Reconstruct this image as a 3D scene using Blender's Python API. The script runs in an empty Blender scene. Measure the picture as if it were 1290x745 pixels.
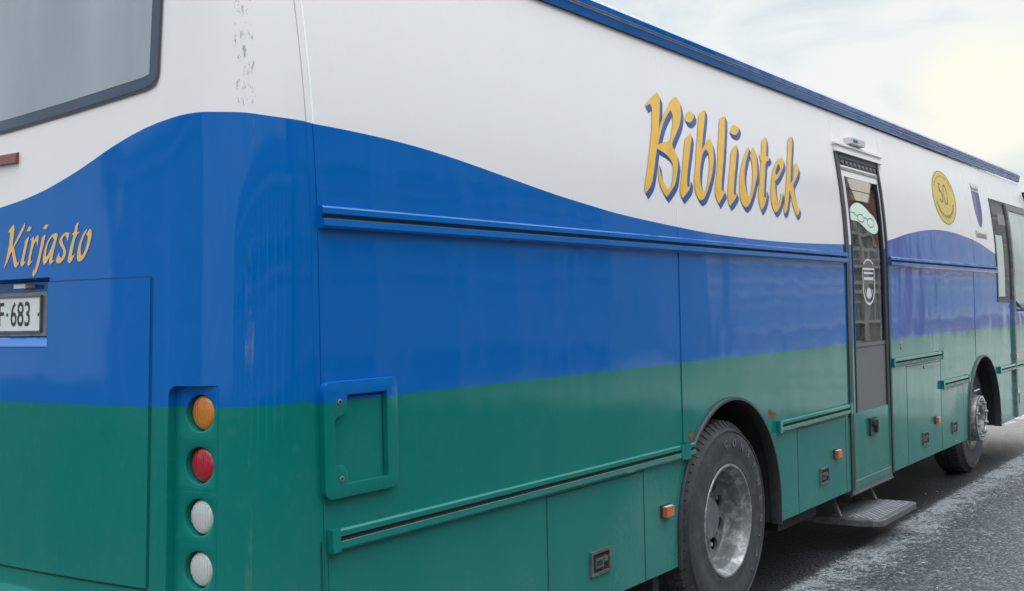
import bpy, bmesh, math, random
from mathutils import Vector, Matrix
from mathutils.noise import noise as pnoise
random.seed(7)
R=math.radians
scn=bpy.context.scene
COL=scn.collection
BIB={
'B':[[(2.4461, 2.7627), (2.3872, 2.7327), (2.2989, 2.6811), (2.2976, 2.6666), (2.3234, 2.6814), (2.3468, 2.6879), (2.3573, 2.6718), (2.349, 2.6319), (2.3216, 2.5518), (2.3085, 2.5246), (2.2713, 2.4416), (2.2337, 2.3593), (2.2018, 2.2945), (2.1854, 2.256), (2.1941, 2.2322), (2.2634, 2.2806), (2.3025, 2.3595), (2.3148, 2.3861), (2.3534, 2.4661), (2.4435, 2.4501), (2.4924, 2.4226), (2.5082, 2.4015), (2.5076, 2.3684), (2.4906, 2.3219), (2.4618, 2.2807), (2.4388, 2.2678), (2.4133, 2.2769), (2.3838, 2.303), (2.361, 2.3393), (2.3596, 2.3869), (2.3462, 2.3635), (2.3394, 2.3311), (2.3419, 2.2933), (2.368, 2.2545), (2.408, 2.2287), (2.4581, 2.2613), (2.5184, 2.3045), (2.5489, 2.3657), (2.57, 2.4107), (2.5635, 2.4557), (2.5376, 2.4843), (2.5251, 2.5057), (2.5567, 2.5378), (2.5967, 2.575), (2.6321, 2.6062), (2.6569, 2.6388), (2.6802, 2.6762), (2.6887, 2.7214), (2.6801, 2.7577), (2.6483, 2.7715), (2.5962, 2.7454), (2.5289, 2.6925), (2.461, 2.6339), (2.4189, 2.5901), (2.3931, 2.5469), (2.416, 2.6087), (2.4443, 2.6774), (2.4651, 2.7394)], [(2.3738, 2.4873), (2.3898, 2.5166), (2.4221, 2.5604), (2.4689, 2.6155), (2.5259, 2.6625), (2.5656, 2.6877), (2.582, 2.663), (2.5666, 2.6149), (2.5445, 2.5769), (2.5142, 2.5325), (2.4881, 2.5129), (2.4454, 2.5101)]],
'i':[[(2.7659, 2.7118), (2.8392, 2.7047), (2.8249, 2.675), (2.7734, 2.6479), (2.7294, 2.649), (2.7176, 2.6576)]],
'i_':[[(2.762, 2.5898), (2.6885, 2.5543), (2.6676, 2.5199), (2.629, 2.4295), (2.6081, 2.3878), (2.5822, 2.3194), (2.5598, 2.2787), (2.5643, 2.2463), (2.5835, 2.2347), (2.6278, 2.2611), (2.6773, 2.291), (2.697, 2.3327), (2.6726, 2.3039), (2.6527, 2.2957), (2.6458, 2.3148), (2.6667, 2.3763), (2.6959, 2.4361), (2.7335, 2.5071), (2.7685, 2.572)]],
'b':[[(2.9874, 2.7475), (2.8994, 2.7128), (2.8706, 2.6534), (2.841, 2.5873), (2.7988, 2.4973), (2.7606, 2.3952), (2.7425, 2.3664), (2.7325, 2.3219), (2.7378, 2.2758), (2.7722, 2.2413), (2.8019, 2.2383), (2.8444, 2.2564), (2.9023, 2.3119), (2.9618, 2.3857), (3.004, 2.4625), (3.0178, 2.5165), (3.0162, 2.5625), (2.9931, 2.5895), (2.9325, 2.5601), (2.8916, 2.5311), (2.8714, 2.5118), (2.9088, 2.5953), (2.9484, 2.6633), (2.9834, 2.7268)], [(2.9265, 2.5245), (2.8802, 2.5025), (2.8409, 2.4436), (2.8157, 2.3897), (2.8035, 2.3378), (2.8201, 2.292), (2.8504, 2.2859), (2.8786, 2.3101), (2.9186, 2.3819), (2.9415, 2.4255), (2.9511, 2.475), (2.9484, 2.5062)]],
'l':[[(3.2434, 2.7461), (3.1625, 2.7209), (3.1361, 2.6617), (3.0913, 2.5674), (3.0674, 2.5042), (3.0238, 2.3946), (2.9968, 2.3503), (2.9776, 2.301), (2.9856, 2.2634), (3.0172, 2.2363), (3.0553, 2.2648), (3.1037, 2.3001), (3.1028, 2.314), (3.077, 2.3086), (3.0657, 2.3216), (3.0858, 2.3795), (3.1045, 2.4197), (3.1478, 2.5124), (3.2005, 2.6333), (3.2355, 2.7101)]],
'j':[[(3.3422, 2.7128), (3.4173, 2.7038), (3.402, 2.6761), (3.3427, 2.6465), (3.2772, 2.6555), (3.309, 2.6831)]],
'j_':[[(3.3407, 2.5928), (3.2532, 2.5503), (3.2238, 2.484), (3.1796, 2.3906), (3.1568, 2.3415), (3.14, 2.2958), (3.1399, 2.2567), (3.157, 2.2333), (3.2134, 2.2617), (3.2639, 2.2977), (3.2675, 2.3132), (3.2382, 2.2976), (3.2238, 2.309), (3.2465, 2.3753), (3.2637, 2.4157), (3.3135, 2.5114), (3.3411, 2.5687)]],
'o':[[(3.5135, 2.6008), (3.4344, 2.5419), (3.3589, 2.4609), (3.3199, 2.3846), (3.305, 2.3258), (3.31, 2.2719), (3.3562, 2.2372), (3.3924, 2.2413), (3.4434, 2.2701), (3.5038, 2.3335), (3.5552, 2.401), (3.5806, 2.425), (3.6072, 2.5028), (3.6097, 2.5712), (3.5851, 2.6086), (3.513, 2.5481), (3.5302, 2.5178), (3.5307, 2.4769), (3.5079, 2.4003), (3.4873, 2.358), (3.4585, 2.3155), (3.4329, 2.3027), (3.4055, 2.3189), (3.3915, 2.3687), (3.3988, 2.4276), (3.4296, 2.4858), (3.4706, 2.5364), (3.5226, 2.5883)]],
't':[[(3.8039, 2.6912), (3.7273, 2.6573), (3.7054, 2.6008), (3.6978, 2.5804), (3.6605, 2.569), (3.6584, 2.5498), (3.671, 2.5316), (3.6406, 2.4683), (3.603, 2.3895), (3.5774, 2.3465), (3.5678, 2.2896), (3.5976, 2.2354), (3.6466, 2.265), (3.6985, 2.3174), (3.7137, 2.3568), (3.672, 2.3118), (3.6557, 2.3224), (3.6768, 2.3917), (3.714, 2.4749), (3.7452, 2.5389), (3.7873, 2.545), (3.8201, 2.568), (3.7626, 2.5737), (3.7847, 2.6165), (3.807, 2.6664)]],
'e':[[(4.0001, 2.5897), (3.9266, 2.5602), (3.8617, 2.5189), (3.8199, 2.4682), (3.7856, 2.4053), (3.759, 2.3455), (3.7612, 2.2772), (3.7919, 2.2406), (3.8201, 2.2347), (3.8782, 2.2651), (3.9322, 2.3194), (3.9587, 2.3603), (3.9236, 2.362), (3.9085, 2.3255), (3.8753, 2.2943), (3.849, 2.3137), (3.8423, 2.3714), (3.8523, 2.43), (3.9101, 2.4509), (3.9899, 2.5069), (4.0339, 2.5431), (4.0355, 2.575)], [(3.9362, 2.5416), (3.8819, 2.4979), (3.8734, 2.4652), (3.914, 2.4819), (3.9613, 2.5126), (3.9583, 2.5398)]],
'k':[[(4.2496, 2.7506), (4.1702, 2.7209), (4.1265, 2.6327), (4.0824, 2.5477), (4.0296, 2.4251), (3.9845, 2.3426), (3.9483, 2.2617), (3.9522, 2.2348), (4.0119, 2.2696), (4.059, 2.3677), (4.0785, 2.3934), (4.0971, 2.311), (4.1267, 2.2609), (4.1525, 2.2346), (4.1881, 2.2486), (4.2177, 2.2805), (4.1972, 2.2852), (4.1591, 2.3431), (4.1454, 2.4045), (4.1455, 2.43), (4.1968, 2.4633), (4.2548, 2.5047), (4.2813, 2.5463), (4.2622, 2.5812), (4.2033, 2.5552), (4.189, 2.517), (4.162, 2.4714), (4.1036, 2.4316), (4.1486, 2.538), (4.1769, 2.5971), (4.247, 2.7277)]],
}
KIR={
'K':[[(1.0667, 2.0192), (1.0843, 2.0071), (1.1003, 1.9924), (1.0879, 1.994), (1.0868, 1.9792), (1.0901, 1.9559), (1.1016, 1.9182), (1.1159, 1.8805), (1.1232, 1.8675), (1.108, 1.8801), (1.0907, 1.9029), (1.0801, 1.923), (1.0734, 1.9241), (1.0658, 1.8988), (1.0577, 1.8736), (1.0483, 1.8683), (1.036, 1.8771), (1.0265, 1.8927), (1.0378, 1.8844), (1.0469, 1.898), (1.0567, 1.9277), (1.0612, 1.9396), (1.0308, 1.9702), (1.01, 1.9923), (0.9987, 2.0091), (1.0001, 2.0208), (1.0169, 2.0029), (1.0396, 1.9765), (1.064, 1.9456), (1.0705, 1.9436), (1.0649, 1.9721), (1.0596, 2.007)]],
'i':[[(0.9758, 2.0062), (0.9596, 2.0037), (0.9703, 1.9893), (0.9886, 1.991)]],
'i_':[[(0.9732, 1.9721), (0.9941, 1.9638), (1.0007, 1.9394), (1.0119, 1.9051), (1.022, 1.8794), (1.0157, 1.8718), (1.0058, 1.8729), (0.99, 1.8896), (1.0028, 1.8878), (0.9934, 1.9158), (0.9835, 1.9443)]],
'r':[[(0.9468, 1.9706), (0.9659, 1.9607), (0.958, 1.9568), (0.9622, 1.9374), (0.971, 1.909), (0.9812, 1.8776), (0.9735, 1.8704), (0.9508, 1.8893), (0.9633, 1.8861), (0.9592, 1.9084), (0.9458, 1.9423), (0.9351, 1.9539), (0.9297, 1.9501), (0.9263, 1.935), (0.9194, 1.9582), (0.9204, 1.9732), (0.9323, 1.9704), (0.9463, 1.9562)]],
'j':[[(0.8821, 2.0076), (0.8656, 2.0042), (0.8778, 1.9907), (0.8968, 1.9941)]],
'j_':[[(0.88, 1.9737), (0.9006, 1.9657), (0.906, 1.9431), (0.9168, 1.9093), (0.9299, 1.8726), (0.9417, 1.8524), (0.9441, 1.864), (0.9516, 1.8418), (0.9455, 1.8336), (0.929, 1.8467), (0.9132, 1.8747), (0.9024, 1.9086), (0.8908, 1.9423)]],
'a':[[(0.8142, 1.9716), (0.829, 1.9753), (0.8527, 1.9673), (0.8753, 1.9443), (0.8884, 1.9136), (0.8946, 1.8854), (0.8861, 1.8716), (0.8709, 1.88), (0.8552, 1.9006), (0.8591, 1.8775), (0.852, 1.8715), (0.8294, 1.8859), (0.8417, 1.8844), (0.8382, 1.9027), (0.8263, 1.9332), (0.8166, 1.961)], [(0.8443, 1.9648), (0.8615, 1.9493), (0.8724, 1.9271), (0.878, 1.8989), (0.8692, 1.8999), (0.8513, 1.9232), (0.8329, 1.9534)]],
's':[[(0.7624, 1.9426), (0.7551, 1.9632), (0.754, 1.971), (0.771, 1.9753), (0.7932, 1.9653), (0.8072, 1.9492), (0.8031, 1.9349), (0.785, 1.9199), (0.7831, 1.9029), (0.7917, 1.8901), (0.8028, 1.8954), (0.8042, 1.9109), (0.8182, 1.8933), (0.8214, 1.8793), (0.8084, 1.872), (0.7896, 1.8773), (0.7721, 1.894), (0.7678, 1.9134), (0.7776, 1.9279), (0.7893, 1.9426), (0.7897, 1.9553), (0.7752, 1.9657), (0.7668, 1.9554)]],
't':[[(0.7046, 2.0055), (0.723, 1.9963), (0.7267, 1.9728), (0.7406, 1.9666), (0.7317, 1.9619), (0.744, 1.9346), (0.7554, 1.8988), (0.7601, 1.8794), (0.7501, 1.8706), (0.7363, 1.8798), (0.7216, 1.9022), (0.7341, 1.8956), (0.7385, 1.8966), (0.7306, 1.9255), (0.7189, 1.9606), (0.6992, 1.9703), (0.7145, 1.9726), (0.711, 1.9886)]],
'o':[[(0.6656, 1.9798), (0.684, 1.9647), (0.7046, 1.9298), (0.7131, 1.894), (0.7109, 1.88), (0.6977, 1.8728), (0.6799, 1.8814), (0.659, 1.9081), (0.6435, 1.9431), (0.6392, 1.9705), (0.6487, 1.9801), (0.6681, 1.9611), (0.6581, 1.9544), (0.6618, 1.9331), (0.6738, 1.906), (0.6875, 1.8923), (0.6934, 1.9014), (0.694, 1.9237), (0.6819, 1.9508), (0.6634, 1.9752)]],
}

# ------------------------------------------------------------ materials
def newmat(name):
    m=bpy.data.materials.new(name); m.use_nodes=True
    nt=m.node_tree; b=nt.nodes['Principled BSDF']
    return m,nt,b
def nd(nt,t,**k):
    n=nt.nodes.new(t)
    for a,v in k.items():
        if a in n.inputs.keys() if hasattr(n.inputs,'keys') else False: n.inputs[a].default_value=v
        else: setattr(n,a,v)
    return n
def noise(nt,scale,detail=3,rough=.5,vec=None,dist=0):
    n=nt.nodes.new('ShaderNodeTexNoise'); n.inputs['Scale'].default_value=scale
    n.inputs['Detail'].default_value=detail; n.inputs['Roughness'].default_value=rough; n.inputs['Distortion'].default_value=dist
    if vec is not None: nt.links.new(vec,n.inputs['Vector'])
    return n
def objco(nt,sc=(1,1,1)):
    g=nt.nodes.new('ShaderNodeNewGeometry')   # world position: the coach never moves
    mp=nt.nodes.new('ShaderNodeMapping'); mp.inputs['Scale'].default_value=sc
    nt.links.new(g.outputs['Position'],mp.inputs['Vector'])
    return mp.outputs['Vector']
def ramp(nt,fac,stops,interp='LINEAR'):
    r=nt.nodes.new('ShaderNodeValToRGB'); r.color_ramp.interpolation=interp
    while len(r.color_ramp.elements)<len(stops): r.color_ramp.elements.new(.5)
    for e,(p,c) in zip(r.color_ramp.elements,stops):
        e.position=p; e.color=c if len(c)==4 else (*c,1)
    nt.links.new(fac,r.inputs['Fac']); return r
def mixc(nt,fac,a,b):
    m=nt.nodes.new('ShaderNodeMix'); m.data_type='RGBA'
    for s,v in ((m.inputs[0],fac),(m.inputs[6],a),(m.inputs[7],b)):
        if hasattr(v,'is_linked'): nt.links.new(v,s)
        elif isinstance(v,(int,float)): s.default_value=v
        else: s.default_value=(*v,1)
    return m.outputs[2]
def math_(nt,op,a,b=None,c=None,clamp=False):
    m=nt.nodes.new('ShaderNodeMath'); m.operation=op; m.use_clamp=clamp
    for i,v in enumerate((a,b,c)):
        if v is None: continue
        if hasattr(v,'is_linked'): nt.links.new(v,m.inputs[i])
        else: m.inputs[i].default_value=v
    return m.outputs[0]
def sstep(nt,v,a,b):
    m=nt.nodes.new('ShaderNodeMapRange'); m.interpolation_type='SMOOTHSTEP'
    m.inputs[1].default_value=a; m.inputs[2].default_value=b
    nt.links.new(v,m.inputs[0]); return m.outputs[0]
def sepz(nt):
    g=nt.nodes.new('ShaderNodeNewGeometry'); s=nt.nodes.new('ShaderNodeSeparateXYZ')
    nt.links.new(g.outputs['Position'],s.inputs[0]); return s
def paint(name,col,rough=.13,dirt=.5,dust=(.22,.22,.21),wavy=1.0):
    m,nt,b=newmat(name)
    p=sepz(nt)
    # film of road dust: more on the lowest panels, and a faint streaky veil
    n1=noise(nt,3.0,5,.6,objco(nt,(1,1,.35)))
    n2=noise(nt,40,5,.7,objco(nt,(1,1,.6)))
    low=sstep(nt,p.outputs[2],1.15,.35)
    veil=math_(nt,'MULTIPLY',sstep(nt,n1.outputs[0],.35,.75),.10*dirt)
    sp=math_(nt,'MULTIPLY',sstep(nt,n2.outputs[0],.5,.8),.16*dirt)
    lowd=math_(nt,'MULTIPLY',low,math_(nt,'MULTIPLY',math_(nt,'ADD',n1.outputs[0],.25),.42*dirt))
    for wx in (2.15,8.1):
        dx=math_(nt,'MULTIPLY',math_(nt,'SUBTRACT',p.outputs[0],wx),1.6); dz=math_(nt,'MULTIPLY',math_(nt,'SUBTRACT',p.outputs[2],.55),2.2)
        r2=math_(nt,'ADD',math_(nt,'MULTIPLY',dx,dx),math_(nt,'MULTIPLY',dz,dz))
        spl=math_(nt,'MULTIPLY',sstep(nt,r2,1.0,.0),math_(nt,'MULTIPLY',math_(nt,'ADD',n2.outputs[0],math_(nt,'SUBTRACT',n1.outputs[0],.25)),.75*dirt))
        lowd=math_(nt,'MAXIMUM',lowd,spl)
    f=math_(nt,'ADD',math_(nt,'ADD',veil,sp),lowd,clamp=True)
    nt.links.new(mixc(nt,f,col,dust),b.inputs['Base Color'])
    rr=math_(nt,'ADD',math_(nt,'MULTIPLY',f,.9),rough,clamp=True)
    nt.links.new(rr,b.inputs['Roughness'])
    b.inputs['IOR'].default_value=1.35
    b.inputs['Coat Weight'].default_value=.0; b.inputs['Coat Roughness'].default_value=.05
    # oil-canned sheet: broad gentle waves, plus fine orange peel
    w=noise(nt,1.0,2,.5,objco(nt,(2.6,2.6,1.1)))
    bp=nt.nodes.new('ShaderNodeBump'); bp.inputs['Strength'].default_value=.22*wavy; bp.inputs['Distance'].default_value=.03
    nt.links.new(w.outputs[0],bp.inputs['Height'])
    w2=noise(nt,170,2,.5,objco(nt))
    b2=nt.nodes.new('ShaderNodeBump'); b2.inputs['Strength'].default_value=.05; b2.inputs['Distance'].default_value=.001
    nt.links.new(w2.outputs[0],b2.inputs['Height']); nt.links.new(bp.outputs[0],b2.inputs['Normal'])
    nt.links.new(b2.outputs[0],b.inputs['Normal']); nt.links.new(b2.outputs[0],b.inputs['Coat Normal'])
    return m
def plain(name,col,rough=.5,metal=0,var=.25,scale=30,bump=.1,bscale=120,spec=None,trans=0):
    m,nt,b=newmat(name)
    n=noise(nt,scale,5,.65,objco(nt))
    d=tuple(c*(1-var) for c in col); l=tuple(min(1,c*(1+var)) for c in col)
    nt.links.new(mixc(nt,sstep(nt,n.outputs[0],.3,.7),d,l),b.inputs['Base Color'])
    nt.links.new(math_(nt,'ADD',math_(nt,'MULTIPLY',n.outputs[0],.2),rough-.1,clamp=True),b.inputs['Roughness'])
    b.inputs['Metallic'].default_value=metal
    if bump:
        n2=noise(nt,bscale,4,.6,objco(nt)); bp=nt.nodes.new('ShaderNodeBump'); bp.inputs['Strength'].default_value=bump; bp.inputs['Distance'].default_value=.003
        nt.links.new(n2.outputs[0],bp.inputs['Height']); nt.links.new(bp.outputs[0],b.inputs['Normal'])
    return m
M={}
M['white']=paint('white_paint',(.85,.80,.80),.13,.30,(.45,.43,.40),.6)
M['blue']=paint('blue_paint',(.0,.120,.43),.04,.10,(.0,.20,.40))
M['green']=paint('green_paint',(.0,.166,.140),.06,.6,(.13,.29,.25))
M['bright']=plain('bright_seam_line',(.97,.97,.97),.3,0,.02,20,0)
M['orange']=plain('orange_film',(.90,.50,.05),.3,0,.08,12,0)
M['shadowblue']=plain('dark_blue_film',(.012,.075,.30),.3,0,.08,12,0)
M['gold']=plain('pale_orange_film',(.80,.47,.16),.35,0,.08,12,0)
M['gapblue']=plain('shut_line_blue',(.005,.045,.17),.7,0,.2,40,0)
M['ribs']=plain('rib_plastic',(.50,.52,.51),.2,0,.05,20,0)
M['palegap']=plain('pale_gap',(.38,.38,.38),.6,0,.1,20,0)
M['rubber']=plain('black_rubber',(.022,.023,.027),.6,0,.3,40,.2)
M['gasket']=plain('seal_rubber',(.03,.032,.038),.45,0,.2,40,.1)
M['gap']=plain('dark_gap',(.012,.02,.022),.8,0,.2,40,0)
M['gapgreen']=plain('shut_line_green',(.004,.05,.045),.7,0,.2,40,0)
M['under']=plain('underbody_black',(.018,.019,.022),.75,0,.4,8,.3,60)
M['steel']=plain('dull_steel',(.24,.25,.27),.45,.6,.3,14,.25,70)
M['alu']=plain('aluminium',(.55,.56,.58),.35,.8,.12,20,.1)
M['grey']=plain('grey_painted_metal',(.14,.145,.155),.45,.3,.25,25,.2)
M['lampwhite']=plain('white_plastic',(.62,.62,.62),.4,0,.08,20,0)
M['yellow']=plain('yellow_film',(.72,.50,.07),.35,0,.08,20,0)
M['yellowdark']=plain('ochre_film',(.40,.26,.05),.4,0,.08,20,0)
M['leaf']=plain('green_film',(.10,.26,.10),.4,0,.1,20,0)
M['maroon']=plain('brown_print',(.14,.06,.03),.4,0,.1,20,0)
M['navy']=plain('navy_print',(.03,.08,.25),.4,0,.1,20,0)
M['violet']=plain('mauve_print',(.20,.16,.26),.4,0,.1,20,0)
M['greyprint']=plain('grey_print',(.22,.21,.23),.4,0,.1,20,0)
M['ink']=plain('black_print',(.02,.022,.025),.4,0,.1,20,0)
M['plate']=plain('plate_white',(.68,.69,.68),.35,0,.05,20,0)
M['mint']=plain('mint_film',(.72,.86,.74),.5,0,.04,20,0)
M['frost']=plain('white_film',(.70,.72,.72),.5,0,.04,20,0)
M['rust']=plain('rust',(.22,.075,.03),.85,0,.5,90,.6,160)
def lensmat(name,col,rib=90,rough=.12):
    m,nt,b=newmat(name); b.inputs['Base Color'].default_value=(*col,1); b.inputs['Roughness'].default_value=rough
    b.inputs['Coat Weight'].default_value=.6; b.inputs['Coat Roughness'].default_value=.03
    w=nt.nodes.new('ShaderNodeTexWave'); w.bands_direction='Y'; w.inputs['Scale'].default_value=rib/6.28*2; nt.links.new(objco(nt),w.inputs['Vector'])
    v=nt.nodes.new('ShaderNodeTexVoronoi'); v.inputs['Scale'].default_value=90; nt.links.new(objco(nt),v.inputs['Vector'])
    nt.links.new(mixc(nt,sstep(nt,v.outputs[0],.0,.9),tuple(c*.92 for c in col),tuple(min(1,c*1.06) for c in col)),b.inputs['Base Color'])
    bp=nt.nodes.new('ShaderNodeBump'); bp.inputs['Strength'].default_value=.5; bp.inputs['Distance'].default_value=.002
    nt.links.new(w.outputs[0],bp.inputs['Height']); nt.links.new(bp.outputs[0],b.inputs['Normal'])
    return m
M['amber']=lensmat('amber_lens',(.62,.20,.022)); M['red']=lensmat('red_lens',(.42,.012,.03)); M['clear']=lensmat('clear_lens',(.62,.64,.62),200,.2)
M['orangelens']=lensmat('orange_lens',(.60,.13,.04),300,.3)
M['redrefl']=lensmat('dark_red_lens',(.22,.02,.035),300,.3)
def glassmat(name,base,rough=.04,spec=.5):
    m,nt,b=newmat(name); b.inputs['Roughness'].default_value=rough; b.inputs['IOR'].default_value=1.55
    n=noise(nt,2.2,5,.6,objco(nt,(1,1,.3)))
    nt.links.new(mixc(nt,sstep(nt,n.outputs[0],.3,.75),base,tuple(c*1.25+.01 for c in base)),b.inputs['Base Color'])
    b.inputs['Coat Weight'].default_value=.0; b.inputs['IOR'].default_value=1.38
    return m
M['rearglass']=glassmat('rear_window_glass',(.31,.35,.385),.15)
M['rearglassedge']=glassmat('rear_window_border',(.055,.08,.12),.15)
M['cabglass']=glassmat('cab_glass',(.022,.025,.03)); M['cabglass'].node_tree.nodes['Principled BSDF'].inputs['IOR'].default_value=1.12
def clearglass(name):
    m=bpy.data.materials.new(name); m.use_nodes=True; nt=m.node_tree; nt.nodes.clear()
    o=nt.nodes.new('ShaderNodeOutputMaterial'); mx=nt.nodes.new('ShaderNodeMixShader'); t=nt.nodes.new('ShaderNodeBsdfTransparent'); g=nt.nodes.new('ShaderNodeBsdfGlossy')
    t.inputs[0].default_value=(.93,.94,.94,1); g.inputs['Roughness'].default_value=.02
    f=nt.nodes.new('ShaderNodeFresnel'); f.inputs[0].default_value=1.6
    n=noise(nt,1.2,2,.5,objco(nt,(2,2,1))); bp=nt.nodes.new('ShaderNodeBump'); bp.inputs['Strength'].default_value=.06; bp.inputs['Distance'].default_value=.02
    nt.links.new(n.outputs[0],bp.inputs['Height']); nt.links.new(bp.outputs[0],g.inputs['Normal'])
    nt.links.new(f.outputs[0],mx.inputs[0]); nt.links.new(t.outputs[0],mx.inputs[1]); nt.links.new(g.outputs[0],mx.inputs[2]); nt.links.new(mx.outputs[0],o.inputs[0])
    return m
M['glass']=clearglass('clear_glass')
M['beige']=plain('beige_panel',(.66,.58,.47),.6,0,.08,10,0)
M['pinkp']=plain('pink_panel',(.62,.42,.41),.6,0,.08,10,0)
M['inner']=plain('interior_brown',(.36,.32,.29),.7,0,.2,10,0)
M['mesh']=plain('grey_grille',(.17,.165,.175),.6,.1,.15,200,.3,300)
# tyre: dusty rubber
def tyremat():
    m,nt,b=newmat('tyre_rubber')
    n=noise(nt,9,6,.7,objco(nt)); n2=noise(nt,70,5,.7,objco(nt))
    f=math_(nt,'ADD',math_(nt,'MULTIPLY',sstep(nt,n.outputs[0],.35,.7),.5),math_(nt,'MULTIPLY',sstep(nt,n2.outputs[0],.45,.75),.35),clamp=True)
    nt.links.new(mixc(nt,f,(.032,.033,.039),(.092,.094,.106)),b.inputs['Base Color']); b.inputs['Roughness'].default_value=.72
    bp=nt.nodes.new('ShaderNodeBump'); bp.inputs['Strength'].default_value=.3; bp.inputs['Distance'].default_value=.003
    nt.links.new(n2.outputs[0],bp.inputs['Height']); nt.links.new(bp.outputs[0],b.inputs['Normal']); return m
M['tyre']=tyremat()
def rimmat():
    m,nt,b=newmat('worn_rim_steel')
    n=noise(nt,17,8,.7,objco(nt),.2); n2=noise(nt,45,6,.75,objco(nt))
    c=mixc(nt,sstep(nt,n.outputs[0],.44,.66),(.20,.205,.215),(.48,.48,.48))
    c=mixc(nt,sstep(nt,n2.outputs[0],.58,.70),c,(.12,.11,.11))
    nt.links.new(c,b.inputs['Base Color']); b.inputs['Metallic'].default_value=.35; b.inputs['Roughness'].default_value=.45
    bp=nt.nodes.new('ShaderNodeBump'); bp.inputs['Strength'].default_value=.3; bp.inputs['Distance'].default_value=.003
    nt.links.new(n.outputs[0],bp.inputs['Height']); nt.links.new(bp.outputs[0],b.inputs['Normal']); return m
M['rim']=rimmat(); M['rimdisc']=plain('painted_wheel_disc',(.17,.175,.19),.5,.2,.25,20,.2)
# scuffed strip on the corner moulding: chipped paint with clear gaps between chips
def scuff(name,dark,lo,hi,sc):
    m=bpy.data.materials.new(name); m.use_nodes=True; nt=m.node_tree; b=nt.nodes['Principled BSDF']
    b.inputs['Base Color'].default_value=(*dark,1); b.inputs['Roughness'].default_value=.8
    n=noise(nt,1,6,.75,objco(nt,sc)); a=sstep(nt,n.outputs[0],lo,hi)
    nt.links.new(a,b.inputs['Alpha']); return m
M['scuffdark']=scuff('chipped_paint',(.42,.41,.39),.57,.63,(100,100,24))
M['scufflight']=scuff('rubbed_paint',(.30,.40,.52),.50,.95,(14,14,3))
M['scufflight2']=scuff('rubbed_green_paint',(.25,.36,.34),.50,.95,(14,14,3))

M['tyretext']=plain('tyre_raised_rubber',(.13,.13,.15),.6,0,.2,40,0)
M['frostblind']=plain('pale_blind',(.55,.60,.58),.4,0,.05,10,0)
M['cabglass2']=glassmat('front_door_glass',(.30,.37,.36),.05)
# ------------------------------------------------------------ object helpers
def tagk(o,label=None,cat=None,group=None,kind=None):
    if label: o['label']=label
    if cat: o['category']=cat
    if group: o['group']=group
    if kind: o['kind']=kind
    return o
def empty(name,loc,label,cat,group=None):
    o=bpy.data.objects.new(name,None); COL.objects.link(o); o.location=loc; o.empty_display_size=.3
    return tagk(o,label,cat,group)
def obj(name,bm,mats,parent=None,smooth=False,bevel=0):
    if bevel:
        es=[e for e in bm.edges if len(e.link_faces)==2 and e.calc_face_angle(0)>.6]
        bmesh.ops.bevel(bm,geom=es,offset=bevel,segments=2,profile=.5,affect='EDGES',clamp_overlap=True)
    me=bpy.data.meshes.new(name); bm.to_mesh(me); bm.free()
    if not isinstance(mats,(list,tuple)): mats=[mats]
    for m in mats: me.materials.append(m if not isinstance(m,str) else M[m])
    if smooth:
        for p in me.polygons: p.use_smooth=True
        if smooth!='all':
            try: me.set_sharp_from_angle(angle=R(35))
            except Exception: pass
    o=bpy.data.objects.new(name,me); COL.objects.link(o)
    if parent:
        o.parent=parent
        root=parent
        while root.parent: root=root.parent
        # geometry is written in world metres: undo the thing's own placement
        o.matrix_parent_inverse=Matrix.Translation(-root.location) if parent is root else Matrix.Identity(4)
    return o
def box(bm,x0,x1,y0,y1,z0,z1,mi=0):
    vs=[bm.verts.new((x,y,z)) for x in (x0,x1) for y in (y0,y1) for z in (z0,z1)]
    fs=[]
    for q in ((0,1,3,2),(4,6,7,5),(0,4,5,1),(2,3,7,6),(0,2,6,4),(1,5,7,3)):
        f=bm.faces.new([vs[i] for i in q]); f.material_index=mi; fs.append(f)
    return vs
def tube(bm,pts,r,seg=8,mi=0,caps=True):
    pts=[Vector(p) for p in pts]; rings=[]
    for i,p in enumerate(pts):
        d=(pts[min(i+1,len(pts)-1)]-pts[max(i-1,0)]).normalized()
        a=d.cross(Vector((0,0,1)));
        if a.length<.1: a=d.cross(Vector((0,1,0)))
        a.normalize(); c=d.cross(a)
        rr=r[i] if isinstance(r,(list,tuple)) else r
        rings.append([bm.verts.new(p+rr*(a*math.cos(t*6.2832/seg)+c*math.sin(t*6.2832/seg))) for t in range(seg)])
    for A_,B_ in zip(rings,rings[1:]):
        for k in range(seg):
            f=bm.faces.new((A_[k],A_[(k+1)%seg],B_[(k+1)%seg],B_[k])); f.material_index=mi
    if caps:
        bm.faces.new(rings[0][::-1]).material_index=mi; bm.faces.new(rings[-1]).material_index=mi
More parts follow.
